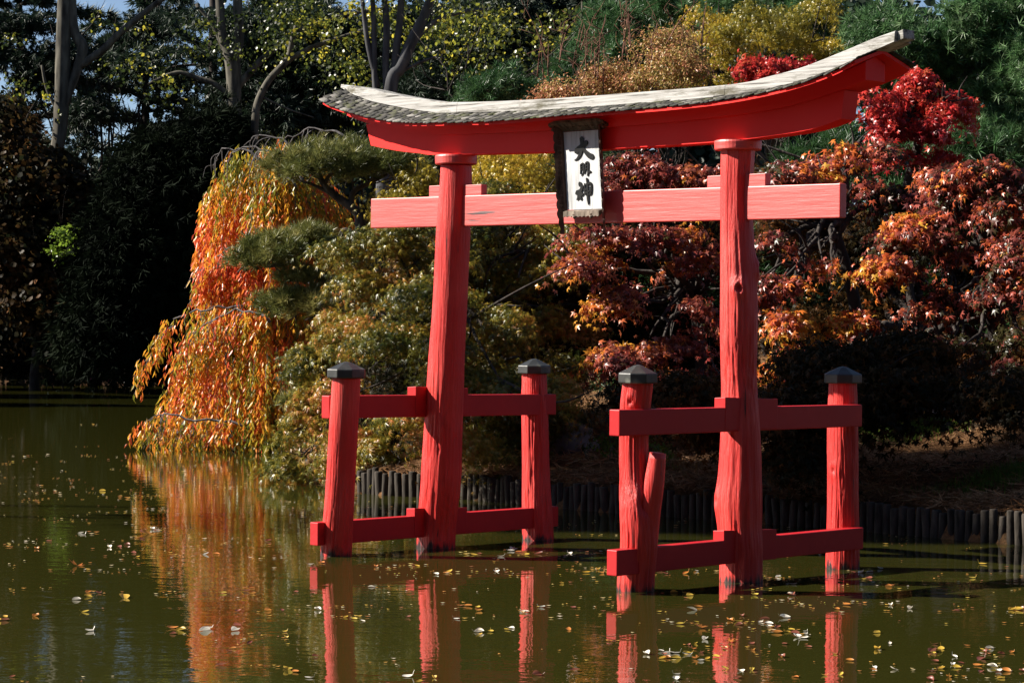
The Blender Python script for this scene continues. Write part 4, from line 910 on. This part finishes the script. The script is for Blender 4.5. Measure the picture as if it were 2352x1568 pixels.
# layered cedars against the sky
def cedar(u, depth, top_v, bot_v, half, label, seed, lean=0):
    base = gbase(u, depth); root = plant("cedar", label, "tree", base, "cedars with layered boughs"); r = np.random.RandomState(seed); P = []; A = []; mb = MB()
    zt = at(u, top_v, depth)[2]; zb = max(base[2], at(u, bot_v, depth)[2]); k = depth/FPX
    limb(mb, [base, [base[0], depth, (zt+base[2])/2], [base[0]+lean, depth, zt]], .4, .1, 9)
    for i in range(30):
        z = zb+(zt-zb)*((i+r.rand())/30); ph = r.uniform(0, 2*math.pi); L = half*k*r.uniform(.55, 1.05)*(1-.55*((z-zb)/(zt-zb))**2)
        d = np.array([math.cos(ph), math.sin(ph)*.7, 0]); q0 = np.array([base[0], depth, z]); q1 = q0+d*L+[0, 0, r.uniform(-.6, .5)]
        Q = limb(mb, [q0, (q0+q1)/2+[0, 0, .35], q1], .09, .02, 5, 5)
        n = int(70*L/3); s = r.rand(n)**.75; C = q0+(q1-q0)*s[:, None]+np.array([0, 0, .35])*(4*s*(1-s))[:, None]
        w = r.randn(n)*.55*(1.1-s*.6); side = np.array([-d[1], d[0], 0]); C = C+side*w[:, None]+np.stack([np.zeros(n), np.zeros(n), r.randn(n)*.10-.08*np.abs(w)], 1)
        P.append(C); A.append(unit(d*.6+side*np.sign(w)[:, None]*.9+r.randn(n, 3)*.25+[0, 0, .05]))
    P = np.vstack(P); A = np.vstack(A); scatter("crown", T_SPRAY, P, A, np.tile([0., 0, 1], (len(P), 1))+r.randn(len(P), 3)*.3, r.uniform(.35, .7, len(P)), r.rand(len(P)), L_cedar, root)
    mb.build("trunk", M_bark, root, True)
cedar(40, 116, -70, 420, 330, "dark cedar with layered boughs against the sky in the top left corner", 91)
cedar(330, 120, -20, 330, 250, "dark cedar with layered boughs between the two beeches", 92)
cedar(640, 122, -60, 260, 240, "dark cedar with layered boughs above the leaning tree", 93)
# black evergreen masses
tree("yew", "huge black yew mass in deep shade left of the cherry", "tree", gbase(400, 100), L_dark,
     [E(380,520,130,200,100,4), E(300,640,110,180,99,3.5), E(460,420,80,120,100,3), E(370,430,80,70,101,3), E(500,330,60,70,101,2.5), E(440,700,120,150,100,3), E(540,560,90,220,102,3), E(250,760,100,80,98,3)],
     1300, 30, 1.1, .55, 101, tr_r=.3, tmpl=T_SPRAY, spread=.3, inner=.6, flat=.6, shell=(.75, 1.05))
tree("shaded_maple", "dim olive and rust coloured tree in shade at the left edge", "tree", gbase(90, 101), L_brown,
     [E(60,420,140,90,101,3), E(40,560,110,130,100,3), E(170,520,90,120,101,2.6), E(120,680,130,90,100,3), E(0,300,70,70,102,2.5)],
     430, 30, 1.0, .30, 103, tr_r=.25, tmpl=T_FAT, spread=.35, tint=(-.1, .8), inner=.5)
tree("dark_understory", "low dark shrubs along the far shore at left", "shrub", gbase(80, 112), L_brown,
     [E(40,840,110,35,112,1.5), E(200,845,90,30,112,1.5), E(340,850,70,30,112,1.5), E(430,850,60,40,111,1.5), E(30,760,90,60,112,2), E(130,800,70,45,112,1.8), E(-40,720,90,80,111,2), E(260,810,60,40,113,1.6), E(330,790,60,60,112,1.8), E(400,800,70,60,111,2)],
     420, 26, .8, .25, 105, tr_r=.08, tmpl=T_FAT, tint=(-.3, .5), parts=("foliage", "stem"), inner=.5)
tree("crimson_shrub", "small dark crimson shrub on the far shore", "shrub", gbase(212, 108), L_crim,
     [E(215,800,32,34,108,.5), E(200,762,18,28,108,.4), E(232,820,22,20,108,.4)], 40, 26, .35, .16, 107, tr_r=.03, tmpl=T_OVAL, parts=("foliage", "stem"), inner=.2)
tree("lime_sapling", "small lime green sapling catching sun left of the yew", "shrub", gbase(150, 100.5), L_bright,
     [E(150,545,26,30,97,.7), E(120,580,24,18,97,.6)], 16, 16, .4, .18, 108, tr_r=.03, tmpl=T_FAT, parts=("foliage", "stem"), inner=.2)
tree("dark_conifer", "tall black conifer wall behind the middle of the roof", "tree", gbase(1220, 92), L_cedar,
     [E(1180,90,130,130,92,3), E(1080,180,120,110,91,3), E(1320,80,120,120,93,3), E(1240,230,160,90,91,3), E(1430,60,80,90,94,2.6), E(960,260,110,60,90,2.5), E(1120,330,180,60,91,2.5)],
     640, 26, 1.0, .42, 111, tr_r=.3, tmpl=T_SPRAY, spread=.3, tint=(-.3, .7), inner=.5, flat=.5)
tree("sprinkled_maple", "thin yellow leaved tree in front of the black conifer", "tree", gbase(1150, 82), L_wood,
     [E(1180,120,150,110,82,2.5), E(1080,60,90,60,82,2), E(1320,60,90,60,83,2), E(1230,220,110,50,81,2)], 90, 16, .8, .17, 113, tr_r=.1, tmpl=T_FAT, tint=(-.1, .8), spread=.5, inner=.3, nb=6)
tree("hemlock", "feathery black conifer behind the forked and leaning trees", "tree", gbase(680, 109), L_cedar,
     [E(640,110,110,60,109,2.5), E(760,160,100,50,108,2.5), E(720,60,120,50,109,2.5), E(590,190,90,40,109,2.2), E(840,90,100,50,110,2.2), E(800,250,90,50,108,2.2), E(660,260,80,40,107,2), E(960,60,110,50,108,2.2)],
     330, 24, 1.0, .5, 115, tr_r=.25, tmpl=T_SPRAY, tint=(-.3, .7), inner=.3, flat=.25, nb=8)
tree("hemlock", "thin black conifer spread across the sky between the beeches", "tree", gbase(230, 113), L_cedar,
     [E(90,70,130,60,113,2.5), E(230,130,130,50,112,2.5), E(330,60,110,50,113,2.5), E(60,180,110,60,113,2.5), E(190,230,80,40,112,2.2), E(175,325,70,50,112,2.2), E(400,200,80,50,112,2.2)],
     150, 24, .9, .42, 117, tr_r=.2, tmpl=T_SPRAY, tint=(-.3, .7), inner=.25, flat=.15, nb=10, frag=3)
# the far wood behind everything
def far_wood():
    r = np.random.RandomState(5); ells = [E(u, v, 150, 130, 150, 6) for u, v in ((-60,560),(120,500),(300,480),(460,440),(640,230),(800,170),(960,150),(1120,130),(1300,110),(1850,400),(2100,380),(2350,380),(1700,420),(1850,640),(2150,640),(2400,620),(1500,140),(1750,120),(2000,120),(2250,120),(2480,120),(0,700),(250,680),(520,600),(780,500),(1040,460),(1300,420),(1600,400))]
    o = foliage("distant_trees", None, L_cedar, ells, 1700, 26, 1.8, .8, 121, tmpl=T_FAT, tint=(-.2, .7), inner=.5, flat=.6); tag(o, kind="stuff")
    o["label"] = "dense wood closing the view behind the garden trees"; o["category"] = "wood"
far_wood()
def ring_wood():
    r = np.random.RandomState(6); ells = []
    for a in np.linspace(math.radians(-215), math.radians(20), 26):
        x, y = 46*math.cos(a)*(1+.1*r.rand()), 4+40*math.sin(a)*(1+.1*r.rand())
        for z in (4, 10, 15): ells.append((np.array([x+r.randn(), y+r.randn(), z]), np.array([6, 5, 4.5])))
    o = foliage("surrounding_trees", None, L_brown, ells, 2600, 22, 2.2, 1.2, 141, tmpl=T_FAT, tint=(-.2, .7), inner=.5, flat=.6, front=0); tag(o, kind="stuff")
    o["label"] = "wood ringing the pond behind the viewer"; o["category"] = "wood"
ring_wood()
# tall conifers on the left bank: they throw the shade that lies over the far shore
for i, (x, y, h, w) in enumerate([(-40,84,19,5), (-38,93,21,5), (-43,101,22,6), (-37,110,21,5), (-45,118,23,6), (-52,92,22,6), (-45,127,23,6), (-48,136,24,6)]):
    b = np.array([x, y, gz(x, y)]); ells = [(b+np.array([0, 0, h*f]), np.array([w*(1.15-f), w*(1.15-f), h*.16])) for f in (.18, .36, .54, .72, .88)]
    conifer_cloud("tall_conifer", "tall dark conifer on the left bank of the pond", b, L_cedar, ells, 2600, 1.0, 130+i, tr_r=.35, tmpl=T_SPRAY, group="tall conifers on the left bank", branchn=10)

# two unseen tall pines added only to shade the log edging; stems kept thin
for i, (x, y, h) in enumerate(((-33, 38.7, 26.5), (-34, 40.8, 27.0))):
    b = np.array([x, y, gz(x, y)]); ells = [(np.array([x+dx, y+dy, h+dz]), np.array([2.2, 1.5, 1.5])) for dx, dy, dz in ((0, 0, 0), (-1.5, .5, -1.5), (1.5, -.4, -1.2), (.6, .3, -3.2), (-.8, -.5, -4.6), (1.8, .2, 1.0))]
    conifer_cloud("added_shade_pine", "unseen thin stemmed pine added on the left bank to shade the log edging", b, L_cedar, ells, 1150, .9, 150+i, tr_r=.09, tmpl=T_SPRAY, group="added shade pines on the left bank", branchn=10)

# ------------------------------------------------------------------ bank: log edging, boulders, needles, grass
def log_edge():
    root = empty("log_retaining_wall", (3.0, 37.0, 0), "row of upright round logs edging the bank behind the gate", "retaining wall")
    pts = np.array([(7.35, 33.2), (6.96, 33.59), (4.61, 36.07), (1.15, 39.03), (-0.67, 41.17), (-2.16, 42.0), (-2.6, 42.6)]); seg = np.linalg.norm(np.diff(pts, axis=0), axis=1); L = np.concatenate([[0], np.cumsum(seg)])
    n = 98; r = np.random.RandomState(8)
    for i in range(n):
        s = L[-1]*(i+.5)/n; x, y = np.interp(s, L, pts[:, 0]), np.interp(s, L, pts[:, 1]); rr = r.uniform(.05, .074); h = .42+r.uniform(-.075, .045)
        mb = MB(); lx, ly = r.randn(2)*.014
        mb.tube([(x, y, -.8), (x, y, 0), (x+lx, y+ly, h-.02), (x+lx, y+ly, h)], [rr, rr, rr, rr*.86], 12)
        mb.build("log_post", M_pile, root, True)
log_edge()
def rock(name, label, c, s, m, seed, grp=None):
    r = np.random.RandomState(seed); n, k = 26, 16; V = []
    for i in range(k+1):
        th = math.pi*i/k
        for j in range(n):
            ph = 2*math.pi*j/n; d = np.array([math.sin(th)*math.cos(ph), math.sin(th)*math.sin(ph), math.cos(th)])
            q = 1+.34*fbm(d[0]*1.3+seed, d[1]*1.3, d[2]*1.3, 4); V.append(c+d*s*q)
    F = [(i*n+j, i*n+(j+1) % n, (i+1)*n+(j+1) % n, (i+1)*n+j) for i in range(k) for j in range(n)]
    return tag(link_mesh(name, np_mesh(name, np.array(V), [np.array(F)], False), m), label, "rock", grp)
def gat(u, v, depth): p = at(u, v, depth); return np.array([p[0], p[1], gz(p[0], p[1])])
rock("boulder", "large grey boulder half hidden by leaves between the two fences", gat(1312, 1000, 42.2)+[0, 0, .22], np.array([.42, .4, .36]), M_rock, 3)
rock("boulder", "pale boulder on the grass left of the shaded trunk", gat(1985, 980, 41.3)+[0, 0, .25], np.array([.22, .2, .28]), M_palerock, 5)
rock("boulder", "pale boulder on the grass right of the shaded trunk", gat(2175, 980, 41.3)+[0, 0, .2], np.array([.26, .2, .24]), M_palerock, 6)
rock("boulder", "white flat stone glimpsed behind the forked post", gat(1575, 905, 47)+[0, 0, .1], np.array([.4, .3, .14]), M_palerock, 9)
for i, (u, v, d) in enumerate(((304,690,114), (404,690,114))): rock("boulder", "pale rock on the far shore beside the yew" if i else "pale rock on the far shore below the crimson shrub", gat(u, v, d)+[0, 0, .8], np.array([.8, .6, .6]), M_palerock, 11+i)
def dark_trunk(name, label, pts, r0, r1, depth):
    root = plant(name, label, "tree", gbase(pts[0][0], depth)); mb = MB(); b = gbase(pts[0][0], depth)
    limb(mb, [b-[0, 0, .2]]+[at(u, v, depth+dd) for u, v, dd in pts], r0, r1, 12, 6, .015, 3); mb.build("trunk", M_bark, root, True)
    return root
def straw():
    r = np.random.RandomState(15); n = 42000
    t = r.rand(n); pts = SHORE[1:6]; seg = np.linalg.norm(np.diff(pts, axis=0), axis=1); L = np.concatenate([[0], np.cumsum(seg)])
    s = t*L[-1]; x = np.interp(s, L, pts[:, 0]); y = np.interp(s, L, pts[:, 1]); d = .2+11*r.rand(n)**1.4; x = x+d*.64; y = y+d*.77+r.randn(n)*.3
    ok = shore_dist(x, y) > .15; x, y = x[ok], y[ok]; n = len(x)
    P = np.stack([x, y, ground_h(x, y)+.012+.03*r.rand(n)], 1); a = r.rand(n)*2*math.pi
    O = np.stack([np.cos(a), np.sin(a), r.randn(n)*.25], 1)
    m = leaf_mat("pine_straw", [(.06,.028,.012), (.17,.08,.032), (.30,.16,.07), (.42,.26,.13)], .1, .6, .3)
    o = scatter("pine_straw", (np.array([(-.035, 0, 0), (.035, 0, 0), (.02, 1, .0), (-.02, 1, 0)], float), np.array([(0, 1, 2, 3)])), P, O, np.tile([0., 0, 1], (n, 1))+r.randn(n, 3)*.4, r.uniform(.12, .26, n), .5+lnoise(P, .6)*.5+r.randn(n)*.2, m); tag(o, kind="stuff")
    o["label"] = "fallen rust brown pine needles covering the bank"; o["category"] = "pine needles"
straw()
def grass():
    r = np.random.RandomState(16); P = []
    for (u, v, d, sx, sy, n) in ((2075,1005,41,1.1,.7,3200), (2330,1170,36.2,1.1,.5,2200), (2180,975,43,.7,.6,900)):
        c = gat(u, v, d); q = r.randn(n, 2)*[sx*.5, sy*.5]; P.append(np.stack([c[0]+q[:, 0], c[1]+q[:, 1]], 1))
    P = np.vstack(P); P = P[shore_dist(P[:, 0], P[:, 1]) > .1]; n = len(P); P = np.column_stack([P, ground_h(P[:, 0], P[:, 1])])
    m = leaf_mat("lawn_blade", [(.03,.07,.008), (.07,.15,.012), (.13,.22,.02)], .4, .4, .4)
    o = scatter("grass", (np.array([(-.05, 0, 0), (.05, 0, 0), (0, 1, .1)], float), np.array([(0, 1, 2)])), P, np.tile([0., 0, 1], (n, 1))+r.randn(n, 3)*.35, r.randn(n, 3), r.uniform(.08, .18, n), r.rand(n), m); tag(o, kind="stuff")
    o["label"] = "short green grass patches on the bank"; o["category"] = "grass"
grass()
def sprigs():     # small green seedlings on the straw bank
    r = np.random.RandomState(18)
    for i, (u, v, d, lab) in enumerate(((1400,1050,40.6,"thin green seedling on the sunny straw bank between the fences"), (1510,1080,39.6,"leafy green seedling behind the forked post"))):
        b = gat(u, v, d); root = plant("seedling", lab, "plant", b); ells = [(b+np.array([0, 0, .28]), np.array([.25, .2, .24]))]
        foliage("foliage", root, L_bright, ells, 14, 12, .18, .08, 200+i, tmpl=T_OVAL, tint=(-.5, .5)); mb = MB(); mb.tube([b, b+[.02, 0, .2], b+[0, 0, .45]], [.012, .008, .004], 5); mb.build("stem", M_twig, root, True)
sprigs()

# ------------------------------------------------------------------ leaves floating on the pond
def floating():
    r = np.random.RandomState(44)
    mats = {"pale": leaf_mat("pale_leaf", [(.68,.6,.48), (.82,.78,.7)], .2, .4, .5), "yellow": leaf_mat("yellow_leaf", [(.5,.28,.03), (.6,.42,.06)], .3, .45, .5), "orange": leaf_mat("orange_leaf", [(.5,.14,.03), (.55,.22,.04)], .3, .45, .5), "rust": leaf_mat("rust_leaf", [(.16,.04,.025), (.28,.09,.05)], .25, .4, .5)}
    def leaf_mesh(kind, seed):
        q = np.random.RandomState(seed); curl = q.uniform(.15, 1.3); tip = q.uniform(-.1, .5); wv = q.uniform(.32, .5); twist = q.uniform(-.5, .5)
        if kind == "orange" and seed == 1:
            v, f = T_MAPLE[0].copy(), T_MAPLE[1]; v[:, 1] -= .45; rr = v[:, 0]**2+v[:, 1]**2; v[:, 2] = .02+rr*q.uniform(.5, 1.3)+v[:, 0]*q.uniform(-.3, .5); F = [f]; nf = len(f)
        else:
            v = []; nu, nv = 7, 6
            for a in range(nu+1):
                t = a/nu; w = wv*math.sin(math.pi*min(1, t*.96+.03))**.75
                for c in range(nv+1):
                    e = (c/nv*2-1); th = e*curl*1.2; x = w*math.sin(th)/max(.25, curl*1.2) if curl > .2 else w*e
                    z = w*(1-math.cos(th))/max(.25, curl*1.2)+tip*(t-.4)**2+twist*(t-.5)*x+.02
                    v.append((x, t-.5, z))
            F = [(a*(nv+1)+c, a*(nv+1)+c+1, (a+1)*(nv+1)+c+1, (a+1)*(nv+1)+c) for a in range(nu) for c in range(nv)]
            k = len(v); h = q.uniform(.1, .45); v += [(-.02, -.5, .02), (.02, -.5, .02), (.02, -.72, h), (-.02, -.72, h)]; F.append((k, k+1, k+2, k+3))
            v = np.array(v); F = [np.array(F)]; nf = len(F[0])
        me = np_mesh(kind+"_leaf", v, F, True, np.full(nf, q.rand()))
        me.materials.append(mats[kind]); return me
    lib = {k: [leaf_mesh(k, s) for s in range(8)] for k in mats}
    # where the drift of leaves is dense: a band across the pond before the cherry, a drift below the right fence
    def dens(u, v):
        return (1.0*math.exp(-((v-1150)/75)**2)*(1 if u < 780 else .55) + .8*math.exp(-((v-1105)/30)**2)*(u > 560)*(u < 1260) + .55*math.exp(-((u-1250)/300)**2-((v-1300)/110)**2) + .95*math.exp(-((u-1800)/420)**2-((v-1375)/45)**2)
                + .55*(u > 1500)*math.exp(-((v-1440)/110)**2) + .30*math.exp(-((v-1290)/120)**2) + .12 + .5*math.exp(-((u-1400)/130)**2-((v-1310)/40)**2) + .35*(u < 480)*math.exp(-((v-1040)/60)**2))
    out = []
    while len(out) < 1700:
        u, v = r.uniform(-60, 2420), r.uniform(965, 1590)
        if r.rand() > dens(u, v): continue
        p = on_ground(u, v, 0.0)
        if shore_dist(np.array([p[0]]), np.array([p[1]]))[0] > -.15: continue
        if r.rand() > .09+2.5*max(0, mnoise.noise(Vector((p[0]*.35, p[1]*.8, 3)))+.08): continue
        s = r.choice([.04, .055, .075, .095], p=[.36, .36, .22, .06])*(1+.25*r.rand())
        if r.rand() < .35:         # small rafts
            for _ in range(r.randint(2, 5)): out.append((p+[r.randn()*.16, r.randn()*.2, 0], s*r.uniform(.7, 1.1)))
        out.append((p, s))
    sz = np.array([s/p[1] for p, s in out]); order = np.argsort(-sz)
    kinds = r.choice(["pale", "yellow", "orange", "rust"], len(out), p=[.30, .22, .20, .28])
    lab = {"pale": "small pale curled leaf floating on the pond", "yellow": "small yellow leaf floating on the pond", "orange": "small orange leaf floating on the pond", "rust": "dull rust brown leaf floating flat on the pond"}
    V = []; F = []; T = []
    for rank, i in enumerate(order):
        p, s = out[i]; k = kinds[i]; me = lib[k][r.randint(8)]
        rz = r.rand()*6.283; tx, ty = r.randn(2)*.12
        if rank < 296:
            o = bpy.data.objects.new("floating_leaf", me); COL.objects.link(o); o.location = (p[0], p[1], .004); o.scale = (s, s, s); o.rotation_euler = (tx, ty, rz)
            tag(o, lab[k], "leaf", lab[k].replace("small", "").replace(" leaf", " leaves").strip())
        else:
            v = T_OVAL[0].copy(); v[:, 1] -= .5; v[:, 2] = .03+(v[:, 0]**2+v[:, 1]**2)*.5; c, q = math.cos(rz), math.sin(rz)
            w = np.stack([v[:, 0]*c-v[:, 1]*q, v[:, 0]*q+v[:, 1]*c, v[:, 2]], 1)*s+[p[0], p[1], .004]
            F += [[a+len(V) for a in t] for t in T_OVAL[1]]; V += list(w); T += [r.rand()]*2
    o = link_mesh("leaf_litter", np_mesh("leaf_litter", np.array(V), [np.array(F)], False, T), leaf_mat("litter_leaf", [(.2,.06,.03), (.5,.2,.04), (.55,.38,.06), (.6,.52,.42)], .25, .45, .5)); tag(o, "scatter of tiny fallen leaves far out on the pond", "leaves", kind="stuff")
    # a few that stand out
    big = leaf_mesh("orange", 1)
    def one(u, v, s, me, label, tx=0.2, rz=1.0):
        p = on_ground(u, v, 0); o = bpy.data.objects.new("floating_leaf", me); COL.objects.link(o); o.location = (p[0], p[1], .01); o.scale = (s, s, s); o.rotation_euler = (tx, .1, rz); tag(o, label, "leaf")
    one(172, 1298, .15, big, "big bright orange maple leaf floating alone at the left", .35, .6)
    one(335, 1226, .2, lib["orange"][3], "round orange leaf floating at the edge of the cherry reflection", .5, 2.0)
    one(285, 1372, .15, lib["yellow"][2], "pale yellow leaf pair floating below the big orange leaf", .3, .3)
    one(1590, 1400, .12, lib["pale"][2], "large cream leaf floating under the forked post", .35, 1.5)
floating()
